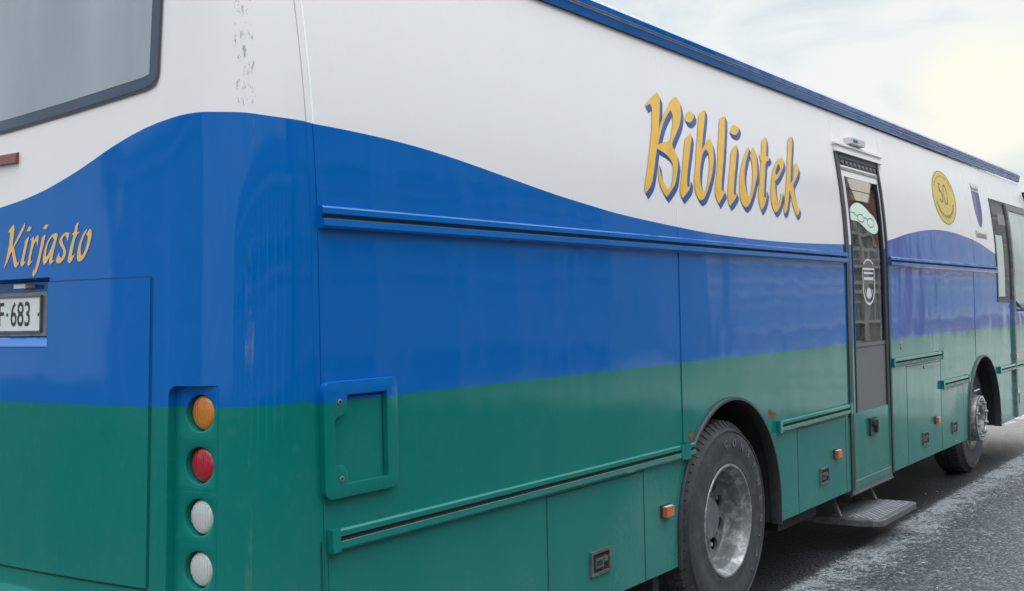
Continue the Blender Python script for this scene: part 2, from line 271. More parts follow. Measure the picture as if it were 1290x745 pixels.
def lathe(bm,prof,c,axis='y',seg=48,mi=None,a0=0,a1=6.283185307):
    """prof: (radius, offset along axis, material)"""
    full=abs(a1-a0-6.283185307)<1e-3; n=seg if full else seg+1
    rings=[]
    for p in prof:
        r,h=p[0],p[1]; ring=[]
        if r<1e-6: 
            v=bm.verts.new((c[0],c[1]+h,c[2]) if axis=='y' else ((c[0]+h,c[1],c[2]) if axis=='x' else (c[0],c[1],c[2]+h))); ring=[v]*n
        else:
            for k in range(n):
                t=a0+(a1-a0)*k/seg; a,b=r*math.cos(t),r*math.sin(t)
                ring.append(bm.verts.new((c[0]+a,c[1]+h,c[2]+b) if axis=='y' else ((c[0]+h,c[1]+a,c[2]+b) if axis=='x' else (c[0]+a,c[1]+b,c[2]+h))))
        rings.append(ring)
    for i in range(len(prof)-1):
        for k in range(seg):
            q=[rings[i][k],rings[i][(k+1)%n],rings[i+1][(k+1)%n],rings[i+1][k]]
            u=[]
            for v in q:
                if v not in u: u.append(v)
            if len(u)<3: continue
            f=bm.faces.new(u); f.material_index=prof[i][2] if len(prof[i])>2 else 0
# ------------------------------------------------------------ the coach surface
XS,A_,B_,N_=-.06,.26,.28,2.3
WID=2.5; ROOF=3.03
def bow(z): return .092*max(z-1.9,0)**2
def xr(y):
    y=min(y,WID-y)
    c=XS-A_ if y>=B_ else XS-A_*(1-(1-max(y,0)/B_)**N_)**(1/N_)
    return c-.085*(1-((1.25-y)/1.25)**2.2)
def side(X,z,off=0):
    if X>10.9: X=X+(X-10.9)/.67*(3.05-z)*.35
    return Vector((X,bow(z)-off,z))
def rear(y,z,off=0):
    e=.002
    yy=min(y,WID-y); w=max(0,1-yy/B_)
    dx=(xr(y+e)-xr(y-e))/(2*e) if y>.01 else 8
    n=Vector((-1,dx,0)).normalized()
    sgn=1 if y<1.25 else -1
    return Vector((xr(y)+.04*(z-1.7),y+sgn*w*bow(z),z))+n*off
def lerp(tab,x):
    if x<=tab[0][0]: return tab[0][1]
    for (a,b),(c,d) in zip(tab,tab[1:]):
        if x<=c:
            t=(x-a)/(c-a); return b+(d-b)*t
    return tab[-1][1]
def smoothtab(tab,n=6):
    out=[]
    for i in range(len(tab)-1):
        p0=tab[max(i-1,0)];p1=tab[i];p2=tab[i+1];p3=tab[min(i+2,len(tab)-1)]
        for k in range(n):
            x=p1[0]+(p2[0]-p1[0])*k/n; t=k/n; h=p2[0]-p1[0]
            m1=(p2[1]-p0[1])/(p2[0]-p0[0]); m2=(p3[1]-p1[1])/(p3[0]-p1[0])
            z=(2*t**3-3*t*t+1)*p1[1]+(t**3-2*t*t+t)*h*m1+(-2*t**3+3*t*t)*p2[1]+(t**3-t*t)*h*m2
            out.append((x,z))
    return out+[tab[-1]]
WAVE=smoothtab([(-.06,2.293),(.166,2.290),(.429,2.279),(.692,2.256),(1.061,2.210),(1.376,2.170),(1.651,2.142),(1.941,2.116),(2.503,2.086),(2.909,2.070),(3.582,2.062),(4.215,2.068),(4.992,2.089),(5.5,2.11),(6.033,2.156),(6.605,2.234),(7.201,2.29),(7.753,2.309),(8.341,2.293),(8.985,2.250),(9.651,2.165),(10.4,2.10),(11.6,2.06)])
WREAR=smoothtab([(0,2.296),(.024,2.299),(.06,2.305),(.122,2.307),(.181,2.309),(.29,2.300),(.41,2.278),(.555,2.234),(.71,2.176),(.921,2.117),(1.155,2.083),(1.5,2.06),(2.0,2.08),(2.5,2.2)])
def wz(X): return lerp(WAVE,X)
def wr(y): return lerp(WREAR,y)
GZ=1.404; GR=1.413
ARCH=[(3.075,.533,.650),(8.972,.480,.665)]
SK=.405
def zbot(X):
    for c,z,r in ARCH:
        if abs(X-c)<=r: return z+math.sqrt(max(r*r-(X-c)**2,0))
    return SK
def gridmesh(bm,cols,matidx,skip=None):
    """cols: list of columns, each a list of (Vector, material of the cell above it)"""
    V=[[bm.verts.new(p[0]) for p in c] for c in cols]
    for i in range(len(cols)-1):
        for j in range(len(cols[i])-1):
            a,b,c,d=V[i][j],V[i+1][j],V[i+1][j+1],V[i][j+1]
            if (a.co-d.co).length<1e-6 and (b.co-c.co).length<1e-6: continue
            if skip and skip((a.co+b.co+c.co+d.co)/4): continue
            f=bm.faces.new((a,b,c,d)); f.material_index=cols[i][j][1]
def column(fn,u,zb,g,w,top,knots):
    """rows of a column: green below g, blue up to w, white up to top; knots are heights that need a row"""
    zs=[]
    k=sorted(knots)
    def seg(a,b,mi,n,ks):
        cuts=[a]+[min(max(q,a),b) for q in ks]+[b]
        for p,q in zip(cuts,cuts[1:]):
            for t in range(n): zs.append((p+(q-p)*t/n,mi))
    seg(zb,g,0,2,k[0]); return zs
def coach_cols():
    cols=[]
    def rows(zb,g,w,top,kg,kb,kw):
        zs=[]
        for a,b,mi,n,ks in ((zb,max(g,zb),0,3,kg),(g,w,1,3,kb),(w,top,2,5,kw)):
            cuts=[a]+[min(max(q,a),b) for q in ks]+[b]
            for p,q in zip(cuts,cuts[1:]):
                for t in range(n): zs.append((p+(q-p)*t/n,mi))
        zs.append((top,2)); return zs
    KG=(.445,.9);KB=(1.478,1.60,1.83);KW=(2.735,)
    KR=[]
    ys=[WID-y for y in [B_*(1-math.cos(t*math.pi/2/14)**(2/N_)) for t in range(14)]]
    mid=sorted({.118,.283,.858,.905,1.595,1.642}|{B_+(1.25-B_)*k/16 for k in range(17)}|{1.25+(1.25-B_)*k/16 for k in range(17)},reverse=True)
    mid=[y for y in mid if y>=B_ and y<=WID-B_]
    ys=ys+mid
    cs=sorted({.118}|{B_*(1-math.cos(t*math.pi/2/18)**(2/N_)) for t in range(1,18)},reverse=True)
    ys+= [y for y in cs]+[0.0]
    for y in ys:
        cols.append([(rear(y,z),mi) for z,mi in rows(.38,GR,wr(y),ROOF,KG,KB,KW)])
    xs={0.0,5.02,5.99,11.57}
    for k in range(1,140): xs.add(round(k*.083,4))
    for c,z,r in ARCH:
        xs={x for x in xs if abs(x-c)>r+.01}
        for t in range(41): xs.add(c-r*math.cos(math.pi*t/40))
        xs.add(c-r-.0004); xs.add(c+r+.0004)
    for X in sorted(x for x in xs if x>=0 and x<=11.57):
        cols.append([(side(X,z),mi) for z,mi in rows(zbot(X),GZ,wz(X),ROOF,KG,KB,KW)])
    return cols
# ============================================================ COACH
bus=empty('library_bus',(0,0,0),'long blue, green and white library bus with orange lettering on its side','bus')
bm=bmesh.new()
def skip(c):
    if 5.02<c.x<5.99 and c.y<.5 and .44<c.z<2.735: return True       # entrance door opening
    if c.x<-.2 and .118<c.y<.283 and c.z<1.478: return True          # lamp recess
    if c.x<-.2 and .858<c.y<1.642 and 1.60<c.z<1.83: return True     # number plate recess
    return False
cols=coach_cols(); gridmesh(bm,cols,None,skip)
# far side, front and skirt returns
def quad(bm,a,b,c,d,mi=0):
    f=bm.faces.new([bm.verts.new(p) for p in (a,b,c,d)]); f.material_index=mi; return f
for (z0,z1,mi) in ((SK,GZ,0),(GZ,2.2,1)):
    quad(bm,(XS,WID,z0),(12.2,WID,z0),(12.2,WID,z1),(XS,WID,z1),mi)
for k in range(6):
    a,b=2.2+(ROOF-2.2)*k/6,2.2+(ROOF-2.2)*(k+1)/6
    quad(bm,(XS,WID-bow(a),a),(12.2,WID-bow(a),a),(12.2,WID-bow(b),b),(XS,WID-bow(b),b),2)
fc=cols[-1]
for (p,mi),(q,_) in zip(fc,fc[1:]):
    quad(bm,p,(p.x+.25,p.y+.35,p.z),(q.x+.25,q.y+.35,q.z),q,mi)
    quad(bm,(p.x+.25,p.y+.35,p.z),(p.x+.25,WID,p.z),(q.x+.25,WID,q.z),(q.x+.25,q.y+.35,q.z),mi)
# folded-in bottom edge of the skirts
for i in range(len(cols)-1):
    a,b=cols[i][0][0],cols[i+1][0][0]
    if (a-b).length<.002: continue
    quad(bm,a,b,b+Vector((0,.02,0)) if b.x>-.05 else b+Vector((.02,0,0)),a+Vector((0,.02,0)) if a.x>-.05 else a+Vector((.02,0,0)),0)
bmesh.ops.remove_doubles(bm,verts=bm.verts,dist=1e-5)
body=obj('body_shell',bm,['green','blue','white'],bus,smooth=True)
# roof skin
bm=bmesh.new()
NR=14
def roofx(X,k):
    t=k/NR; y=.104+.03+(WID-.268)*t; return Vector((X,y,ROOF+.085+.07*math.sin(math.pi*t)))
prev=None
for X in (-.2,0,3,6,9,11.57,12.0):
    row=[bm.verts.new(roofx(X,k)) for k in range(NR+1)]
    if prev:
        for k in range(NR): bm.faces.new((prev[k],row[k],row[k+1],prev[k+1]))
    prev=row
obj('roof',bm,'white',bus,smooth=True)
# roof edge moulding: extruded aluminium profile, blue with bright lines
def extrude_profile(bm,path,prof,cap=True):
    """path: list of functions (off,z)->Vector; prof: (off,z,mat)"""
    rings=[[bm.verts.new(f(o,z)) for o,z,_ in prof] for f in path]
    for a,b in zip(rings,rings[1:]):
        for k in range(len(prof)-1):
            f=bm.faces.new((a[k],b[k],b[k+1],a[k+1])); f.material_index=prof[k][2]
    if cap:
        for r in (rings[0],rings[-1]):
            try: bm.faces.new(r)
            except Exception: pass
yb=bow(3.02)
roofprof=[(0,3.018,3),(.012,3.018,0),(.020,3.022,0),(.024,3.055,1),(.030,3.057,1),(.030,3.0585,2),(.020,3.060,2),(.020,3.064,1),(.030,3.066,1),(.030,3.068,0),(.032,3.095,0),(.022,3.102,1),(.018,3.104,1),(.012,3.118,1),(-.04,3.124,0)]
bm=bmesh.new()
def rp(X): return lambda o,z: Vector((X,yb-o,z+.0030*max(X-1.4,0)*0+.0028*X))
extrude_profile(bm,[rp(X) for X in (-.12,0,2,4,6,8,10,11.48)],roofprof)
obj('roof_moulding',bm,['blue','alu','gap','gap'],bus)
bm=bmesh.new()
def ry(y): return lambda o,z: rear(y,3.0,0)+Vector((-o,0,z-3.0))
extrude_profile(bm,[ry(y) for y in (.06,.1,.15,.2,.3,.5,.8,1.25,1.7,2.0,2.2,2.3,2.4)],[(0,3.018,0),(.02,3.022,0),(.024,3.09,0),(.0,3.12,0),(-.3,3.13,1)])
obj('rear_roof_moulding',bm,['blue','white'],bus)
# ------------------------------------------------------------ side rails (C-section)
def rail(x0,x1,z0,z1,mat,endcap=True,name='side_rail'):
    h=z1-z0; zc=z0+h*.55
    prof=[(0,z1,0),(.017,z1,0),(.023,z1-.006,0),(.023,zc+.008,0),(.012,zc+.003,1),(.012,zc-.003,1),(.020,zc-.0085,2),(.024,zc-.0095,0),(.026,z0+.008,0),(.020,z0,0),(0,z0-.001,0)]
    bm=bmesh.new(); n=max(2,int((x1-x0)/.6))
    extrude_profile(bm,[(lambda X:(lambda o,z: side(X,z,o)))(x0+(x1-x0)*k/n) for k in range(n+1)],prof)
    if endcap:
        for xa,xb in ((x0-.004,x0+.032),(x1-.032,x1+.004)):
            vs=[]
            for X in (xa,xb):
                vs.append([bm.verts.new(side(X,z,o)) for o,z in ((0,z1+.002),(.026,z1+.002),(.029,z0-.002),(0,z0-.002))])
            for k in range(4): bm.faces.new((vs[0][k],vs[1][k],vs[1][(k+1)%4],vs[0][(k+1)%4]))
            bm.faces.new(vs[0]); bm.faces.new(vs[1][::-1])
    return obj(name,bm,[mat,'gap','alu'],bus)
rail(.002,5.012,1.959,2.030,'blue',False); rail(6.0,9.66,1.962,2.031,'blue',False)
rail(.014,2.474,.932,1.0,'green'); rail(2.536,2.60,.935,.998,'green',False); rail(3.72,5.012,.931,.998,'green')
rail(6.0,7.42,1.19,1.256,'green'); rail(7.41,8.34,.932,.998,'green'); rail(9.64,11.5,.932,.999,'green')
# ------------------------------------------------------------ seams and cover strips
def vstrip(X,z0,z1,w=.004,off=.0012,mats=None,name='panel_seam',dx=0):
    """a strip following the wall from z0 to z1, its colour changing with the paint scheme"""
    bm=bmesh.new(); zs=sorted({z0,z1}|{z for z in (GZ,wz(X)) if z0<z<z1}|{z0+(z1-z0)*k/14 for k in range(1,14)})
    for a,b in zip(zs,zs[1:]):
        m=(a+b)/2; mi=0 if m<GZ else (1 if m<wz(X) else 2)
        P=[side(X-w/2,a,.0002),side(X-w/2,a,off),side(X+w/2,a,off),side(X+w/2,a,.0002)]
        Q=[side(X-w/2,b,.0002),side(X-w/2,b,off),side(X+w/2,b,off),side(X+w/2,b,.0002)]
        for k in range(3): quad(bm,P[k],P[k+1],Q[k+1],Q[k],mi)
    bmesh.ops.remove_doubles(bm,verts=bm.verts,dist=1e-6)
    return obj(name,bm,mats or ['green','blue','white'],bus)
def gapline(X,z0,z1,w=.005,mat='gapgreen'): return vstrip(X,z0,z1,w,.0008,[mat,mat,'greyprint'],'shut_line')
def hline(x0,x1,z,w=.004,mat='gapgreen'):
    bm=bmesh.new(); box(bm,x0,x1,bow(z)-.0009,bow(z)+.003,z-w/2,z+w/2)
    return obj('shut_line',bm,mat,bus)
vstrip(.000,.41,3.01,.006,.003,['green','blue','bright']); gapline(-.016,.41,.97,.008); vstrip(-.030,1.45,3.01,.003,.0006,['blue','blue','palegap'])
vstrip(.016,.41,.92,.004,.003)
vstrip(2.512,1.0,1.955,.016,.004); vstrip(2.512,2.035,3.01,.005,.0012,['green','blue','bright']); vstrip(2.497,1.0,1.955,.003,.0008,['gapgreen','shadowblue','white'])
vstrip(2.505,.925,1.004,.062,.029,name='rail_joint')
vstrip(5.055,2.80,3.01,.008,.0012,['green','blue','bright']); vstrip(6.115,2.74,3.01,.008,.0012,['green','blue','bright'])
vstrip(8.70,1.13,1.955,.012,.003); vstrip(8.715,1.13,1.955,.004,.0008,['gapgreen','shadowblue','white']); vstrip(8.76,2.035,3.02,.008,.0012,['green','blue','bright'])
for X,z0,z1 in ((1.265,.41,.925),(2.085,.41,.925),(4.045,.41,.925),(4.93,.41,.925),(6.39,.41,1.185),(7.405,.36,1.185),(8.165,.41,.925)):
    gapline(X,z0,z1,.008)
hline(1.27,2.08,.918); hline(4.05,4.93,.918); hline(6.39,7.40,1.174); hline(7.41,8.16,.918)
# ------------------------------------------------------------ wheel arches
for c,z,r in ARCH:
    bm=bmesh.new(); path=[]
    pts=[(c-r,SK-.01),(c-r,z-.06)]+[(c-r*math.cos(math.pi*t/36),z+r*math.sin(math.pi*t/36)) for t in range(37)]+[(c+r,z-.06),(c+r,SK-.01)]
    rings=[]
    for i,(X,Z) in enumerate(pts):
        d=Vector((pts[min(i+1,len(pts)-1)][0]-pts[max(i-1,0)][0],pts[min(i+1,len(pts)-1)][1]-pts[max(i-1,0)][1])).normalized()
        n=Vector((-d.y,d.x))   # outward
        rings.append([bm.verts.new((X+n.x*a,-o,Z+n.y*a)) for a,o in ((.008,0),(.008,.012),(.004,.019),(-.009,.020),(-.012,.014),(-.008,-.05))])
    for a,b in zip(rings,rings[1:]):
        for k in range(5): bm.faces.new((a[k],b[k],b[k+1],a[k+1]))
    for rg in (rings[0],rings[-1]): bm.faces.new(rg)
    obj('wheel_arch_lip',bm,'gasket',bus,smooth=True)
    bm=bmesh.new(); prev=None
    for X,Z in pts:
        row=[bm.verts.new((X,y,Z+.005)) for y in (.021,.35,.75)]
        if prev:
            for k in range(2): bm.faces.new((prev[k],row[k],row[k+1],prev[k+1]))
        prev=row
    box(bm,c-r,c+r,.75,.77,SK,z+r)
    obj('wheel_housing',bm,'under',bus,smooth=True)
# rust at the two ends of the rear arch
def blob(cx,cz,rx,rz,name,mat,off=.0015,n=14,seed=1):
    rnd=random.Random(seed); bm=bmesh.new()
    c=bm.verts.new(side(cx,cz,off)); vs=[]
    for k in range(n):
        t=6.2832*k/n; q=.55+.6*rnd.random(); vs.append(bm.verts.new(side(cx+rx*q*math.cos(t),cz+rz*q*math.sin(t),off)))
    for k in range(n): bm.faces.new((c,vs[k],vs[(k+1)%n]))
    return obj(name,bm,mat,bus)
blob(2.595,1.035,.030,.032,'rust_patch','rust',seed=3); blob(3.66,1.035,.06,.022,'rust_patch','rust',seed=5); blob(3.62,1.062,.03,.018,'rust_patch','rust',seed=8)
# ------------------------------------------------------------ storage hatch at the rear corner
def rrect(x0,x1,z0,z1,r,n=6):
    pts=[]
    for cx,cz,a in ((x1-r,z1-r,0),(x0+r,z1-r,90),(x0+r,z0+r,180),(x1-r,z0+r,270)):
        for k in range(n+1):
            t=R(a+90*k/n); pts.append((cx+r*math.cos(t),cz+r*math.sin(t)))
    return pts
def poly_prism(name,pts,holes,y0,y1,mat,parent,bev=0,smooth=False,split=None,mats=None):
    """flat plate on the right-hand side: outline in (X,z), from y0 (outer) to y1; optional colour change at height split"""
    bm=bmesh.new(); es=[]
    for loop in [pts]+holes:
        vs=[bm.verts.new((x,y0,z)) for x,z in loop]
        es+=[bm.edges.new((vs[i],vs[(i+1)%len(vs)])) for i in range(len(vs))]
    bmesh.ops.triangle_fill(bm,use_beauty=True,use_dissolve=False,edges=es)
    bmesh.ops.dissolve_limit(bm,angle_limit=.01,verts=bm.verts,edges=bm.edges) if not holes else None
    r=bmesh.ops.extrude_face_region(bm,geom=bm.faces[:])
    bmesh.ops.translate(bm,verts=[v for v in r['geom'] if isinstance(v,bmesh.types.BMVert)],vec=(0,y1-y0,0))
    bmesh.ops.recalc_face_normals(bm,faces=bm.faces)
    if bev:
        es=[e for e in bm.edges if len(e.link_faces)==2 and e.calc_face_angle(0)>1.2 and all(abs(v.co.y-y0)<1e-6 for v in e.verts)]
        bmesh.ops.bevel(bm,geom=es,offset=bev,segments=3,profile=.5,affect='EDGES',clamp_overlap=True)
    if split:
        bmesh.ops.bisect_plane(bm,geom=bm.verts[:]+bm.edges[:]+bm.faces[:],plane_co=(0,0,split),plane_no=(0,0,1))
        for f in bm.faces: f.material_index=0 if f.calc_center_median().z<split else 1
    return obj(name,bm,mats or mat,parent,smooth=smooth)
hx0,hx1,hz0,hz1=-.012,.337,1.098,1.470
hole=[(.284,1.425),(.094,1.425),(.088,1.372),(.075,1.362),(.045,1.355),(.035,1.345),(.035,1.205),(.062,1.203),(.078,1.195),(.088,1.182),(.092,1.140),(.284,1.140)]
hatch=poly_prism('storage_hatch',rrect(hx0,hx1,hz0,hz1,.030),[hole],-.022,.002,None,bus,.009,True,GZ,['green','blue'])
poly_prism('hatch_panel',[(.285,1.426),(.034,1.426),(.034,1.139),(.285,1.139)],[],-.004,.001,None,hatch,0,False,GZ,['green','blue'])
bm=bmesh.new()
for (x0,x1,z0,z1) in ((.276,.2795,1.15,1.415),(.100,.279,1.4145,1.4185)): box(bm,x0,x1,-.0052,-.004,z0,z1)
obj('hatch_gap',bm,'gap',hatch)
for (x,z) in ((.058,1.404),(.060,1.158)):
    bm=bmesh.new(); lathe(bm,[(.010,0,0),(.010,-.002,0),(.008,-.003,0),(.005,-.003,1),(.004,-.001,1),(0,-.001,1)],(x,-.022,z),seg=20)
    obj('lock',bm,['steel','gap'],hatch,smooth=True)
# ------------------------------------------------------------ latches and marker lamps on the skirts
def latch(x,z,w=.168,h=.106):
    bm=bmesh.new()
    # frame as four bevelled bars, recessed pan, paddle and key barrel
    for a,b,c,d in ((x-w/2,x+w/2,z+h/2-.012,z+h/2),(x-w/2,x+w/2,z-h/2,z-h/2+.012),(x-w/2,x-w/2+.014,z-h/2+.012,z+h/2-.012),(x+w/2-.014,x+w/2,z-h/2+.012,z+h/2-.012)):
        box(bm,a,b,-.012,.001,c,d)
    o=obj('skirt_latch',bm,'grey',bus,bevel=.002)
    bm=bmesh.new(); box(bm,x-w/2+.014,x+w/2-.014,-.003,.0,z-h/2+.012,z+h/2-.012); obj('latch_pan',bm,'gap',o)
    bm=bmesh.new(); box(bm,x-w*.28,x+w*.12,-.010,-.003,z-h*.22,z+h*.18); box(bm,x-w*.22,x+w*.05,-.0115,-.010,z-h*.12,z+h*.08,1)
    box(bm,x+w*.16,x+w*.34,-.009,-.003,z-h*.05,z+h*.2)
    obj('paddle',bm,['grey','ink'],o,bevel=.001)
for x,z in ((1.672,.577),(4.487,.578),(6.87,.566),(7.805,.563)): latch(x,z)
def marker(x,z,w=.075,h=.048):
    bm=bmesh.new(); box(bm,x-w/2-.008,x+w/2+.008,-.010,.001,z-h/2-.006,z+h/2+.006)
    o=obj('side_marker_lamp',bm,'gasket',bus,bevel=.003)
    bm=bmesh.new(); box(bm,x-w/2,x+w/2,-.034,-.010,z-h/2,z+h/2)
    obj('lens',bm,'orangelens',o,bevel=.006)
    bm=bmesh.new(); box(bm,x-w/2+.002,x+w/2-.002,-.030,-.012,z+h/2-.001,z+h/2+.002); obj('lens_top',bm,'lampwhite',o,bevel=.001)
for x,z in ((2.29,.700),(4.72,.690),(7.215,.683),(10.45,.705),(10.45,1.075)): marker(x,z)
bm=bmesh.new(); box(bm,10.47,10.60,-.014,.001,.55,.66); obj('skirt_latch',bm,'gasket',bus,bevel=.003)
for x,z in ((6.265,1.36),(6.895,1.146),(6.262,1.335),(7.86,.43)):
    bm=bmesh.new(); lathe(bm,[(.014,0,0),(.014,-.004,0),(.010,-.006,0),(.005,-.006,1),(.004,-.003,1),(0,-.003,1)],(x,-.0005,z),seg=16)
    obj('lock',bm,['alu','gap'],bus,smooth=True)
# ------------------------------------------------------------ lettering
def lettering(name,polys,surf,off_front,off_back,dx,dz,mats,parent):
    out=bmesh.new()
    for loops in polys:
        bm=bmesh.new(); es=[]
        for lp in loops:
            # light corner rounding (one Chaikin pass that keeps sharp tips)
            n=len(lp); q=[]
            for i in range(n):
                a,b,c=Vector(lp[i-1]),Vector(lp[i]),Vector(lp[(i+1)%n])
                if (b-a).length<1e-6: continue
                ang=(b-a).angle(c-b) if (c-b).length>1e-6 else 0
                if .12<ang<1.0: q+=[b+(a-b)*.25,b+(c-b)*.25]
                else: q.append(b)
            vs=[bm.verts.new((p[0],0,p[1])) for p in q]
            es+=[bm.edges.new((vs[i],vs[(i+1)%len(vs)])) for i in range(len(vs))]
        bmesh.ops.triangle_fill(bm,use_beauty=True,use_dissolve=False,edges=es,normal=(0,-1,0))
        zs=[v.co.z for v in bm.verts]; z=math.ceil(min(zs)/.03)*.03
        while z<max(zs):
            bmesh.ops.bisect_plane(bm,geom=bm.verts[:]+bm.edges[:]+bm.faces[:],plane_co=(0,0,z),plane_no=(0,0,1)); z+=.03
        for f in bm.faces: f.material_index=0
        front=bm.faces[:]
        for v in bm.verts: v.co.y=off_front
        if off_back is not None:
            r=bmesh.ops.extrude_face_region(bm,geom=front,use_keep_orig=True)
            nv=[v for v in r['geom'] if isinstance(v,bmesh.types.BMVert)]
            for v in nv: v.co+=Vector((dx,0,dz)); v.co.y=off_back
            fs=set(front)
            for f in bm.faces:
                if f not in fs: f.material_index=1
        for v in bm.verts: v.co=surf(v.co.x,v.co.z,v.co.y)
        me=bpy.data.meshes.new('t'); bm.to_mesh(me); out.from_mesh(me); bm.free(); bpy.data.meshes.remove(me)
    return obj(name,out,mats,parent)
def empty_child(name):
    o=bpy.data.objects.new(name,None); COL.objects.link(o); o.parent=bus; return o
sl_=empty_child('side_lettering'); rl_=empty_child('rear_lettering')
for q in BIB.values(): lettering('letter',[q],side,.0034,.0012,.025,-.028,['orange','shadowblue'],sl_)
for q in KIR.values(): lettering('letter',[q],rear,.0016,None,0,0,['gold'],rl_)
# ------------------------------------------------------------ round badge, crest
def disc_poly(cx,cz,rx,rz,n=40,rot=0): return [(cx+rx*math.cos(6.2832*k/n)*math.cos(rot)-rz*math.sin(6.2832*k/n)*math.sin(rot),cz+rx*math.cos(6.2832*k/n)*math.sin(rot)+rz*math.sin(6.2832*k/n)*math.cos(rot)) for k in range(n)]
def decal(name,loops,off,mat,parent): return lettering(name,[loops],side,off,None,0,0,[mat],parent)
BX,BZ=7.885,2.615
badge=decal('anniversary_badge',[disc_poly(BX,BZ,.395,.245)],.001,'yellow',bus)
decal('badge_ring',[disc_poly(BX,BZ,.393,.243),disc_poly(BX,BZ,.378,.235)],.002,'yellowdark',badge)
def thick(pts,w):
    """an open stroke widened into a polygon; w may vary along it"""
    L,Rr=[],[]
    for i,p in enumerate(pts):
        a=Vector(pts[max(i-1,0)]);b=Vector(pts[min(i+1,len(pts)-1)]);d=(b-a).normalized();n=Vector((-d.y,d.x))
        ww=(w[i] if isinstance(w,list) else w)/2
        L.append(tuple(Vector(p)+n*ww));Rr.append(tuple(Vector(p)-n*ww))
    return L+Rr[::-1]
def arc(cx,cz,rx,rz,a,b,n=12): return [(cx+rx*math.cos(R(a+(b-a)*k/n)),cz+rz*math.sin(R(a+(b-a)*k/n))) for k in range(n+1)]
five=[(BX-.085,BZ+.115),(BX-.135,BZ+.118),(BX-.150,BZ+.035)]+arc(BX-.115,BZ+.005,.055,.05,110,-150,12)
lettering('badge_numeral',[[thick(five,.017)],[thick(arc(BX+.045,BZ+.03,.062,.088,0,350,24),.017)]],side,.002,None,0,0,['maroon'],badge)
lv=[]
for s in (-1,1):
    for k in range(7):
        a=R(200+k*11) if s<0 else R(-20-k*11)
        cx,cz=BX+.285*math.cos(a),BZ+.175*math.sin(a)
        lv.append([disc_poly(cx,cz,.034,.012,8,a+s*.9)])
lettering('badge_laurel',lv,side,.002,None,0,0,['leaf'],badge)
lr=[]
for k in range(15):
    a=R(155-k*9.3); cx,cz=BX+.325*math.cos(a),BZ+.198*math.sin(a); lr.append([disc_poly(cx,cz,.017,.009,6,a)])
lettering('badge_inscription',[[thick(arc(BX,BZ,.325,.198,155,25,16),[.016 if k%3 else .006 for k in range(17)])]],side,.002,None,0,0,['yellowdark'],badge)
sh=[(8.99,2.765),(9.30,2.765),(9.305,2.62),(9.29,2.52),(9.23,2.435),(9.16,2.40),(9.09,2.435),(9.03,2.52),(8.99,2.62)]
crest=decal('town_crest',[sh],.001,'navy',bus)
decal('crest_field',[[(9.0,2.75),(9.12,2.75),(9.12,2.43),(9.07,2.47),(9.02,2.56),(9.0,2.63)]],.002,'violet',crest)
cr=[[(9.0,2.775),(9.29,2.775),(9.31,2.85),(9.26,2.80),(9.225,2.80),(9.215,2.86),(9.20,2.80),(9.14,2.80),(9.13,2.86),(9.115,2.80),(9.05,2.80),(8.99,2.85)]]
decal('crest_crown',cr,.002,'greyprint',crest)
# small caption and plate digits from the built-in font, turned to mesh
def textmesh(txt,size,mat,name,parent,fn,off=0,shear=0,sx=1,bold=0):
    cu=bpy.data.curves.new(name,'FONT'); cu.body=txt; cu.size=size; cu.shear=shear; cu.offset=bold; cu.resolution_u=4
    o=bpy.data.objects.new('tmp',cu); COL.objects.link(o)
    dg=bpy.context.evaluated_depsgraph_get(); me=bpy.data.meshes.new_from_object(o.evaluated_get(dg)); bpy.data.objects.remove(o)
    bm=bmesh.new(); bm.from_mesh(me); bpy.data.meshes.remove(me)
    for v in bm.verts: v.co=fn(v.co.x*sx,v.co.y)
    return obj(name,bm,mat,parent)
textmesh('Kristinestad',.095,'greyprint','crest_caption',crest,lambda a,b: side(8.91+a,2.300+b,.0012),bold=.003)
# ------------------------------------------------------------ entrance door
bm=bmesh.new()
def bbox(bm,x0,x1,z0,z1,o0,o1,mi=0,n=1):
    """a bar lying against the curved wall; o1 = how far it stands out"""
    zs=[z0+(z1-z0)*k/n for k in range(n+1)]; rings=[]
    for z in zs: rings.append([bm.verts.new(side(x,z,o)) for x,o in ((x0,o0),(x0,o1),(x1,o1),(x1,o0))])
    for a,b in zip(rings,rings[1:]):
        for k in range(4):
            f=bm.faces.new((a[k],a[(k+1)%4],b[(k+1)%4],b[k])); f.material_index=mi
    bm.faces.new(rings[0][::-1]).material_index=mi; bm.faces.new(rings[-1]).material_index=mi
bbox(bm,5.018,5.075,.40,2.738,-.10,.010,0,12); bbox(bm,5.077,5.112,.44,2.70,-.10,.002,0,12)
bbox(bm,5.955,5.992,.40,2.738,-.10,.008,0,12); bbox(bm,5.112,5.955,2.70,2.738,-.10,.004)
door_frame=obj('door_frame',bm,['gasket'],bus)
door=None
bm=bmesh.new()
DO=-.006
def leaf(bm,x0,x1,z0,z1,o0=-.045,o1=DO):
    zs=sorted({z0,z1}|{z for z in (GZ,2.093) if z0<z<z1})
    for a,b in zip(zs,zs[1:]):
        m=(a+b)/2; bbox(bm,x0,x1,a,b,o0,o1,0 if m<GZ else (1 if m<2.093 else 2),max(1,int((b-a)/.08)))
leaf(bm,5.116,5.195,.455,2.655); leaf(bm,5.905,5.950,.455,2.655); leaf(bm,5.195,5.905,.455,.92); leaf(bm,5.195,5.905,2.575,2.655)
door=obj('entrance_door',bm,['green','blue','white'],bus)
bm=bmesh.new(); bbox(bm,5.116,5.950,2.66,2.70,-.04,-.004); 
for k in range(9): bbox(bm,5.14+k*.09,5.20+k*.09,2.668,2.69,-.004,.004)
obj('door_header',bm,['grey'],door)
bm=bmesh.new(); bbox(bm,5.195,5.905,1.40,2.575,-.022,-.016,0,10); glass=obj('glass_pane',bm,['glass'],door)
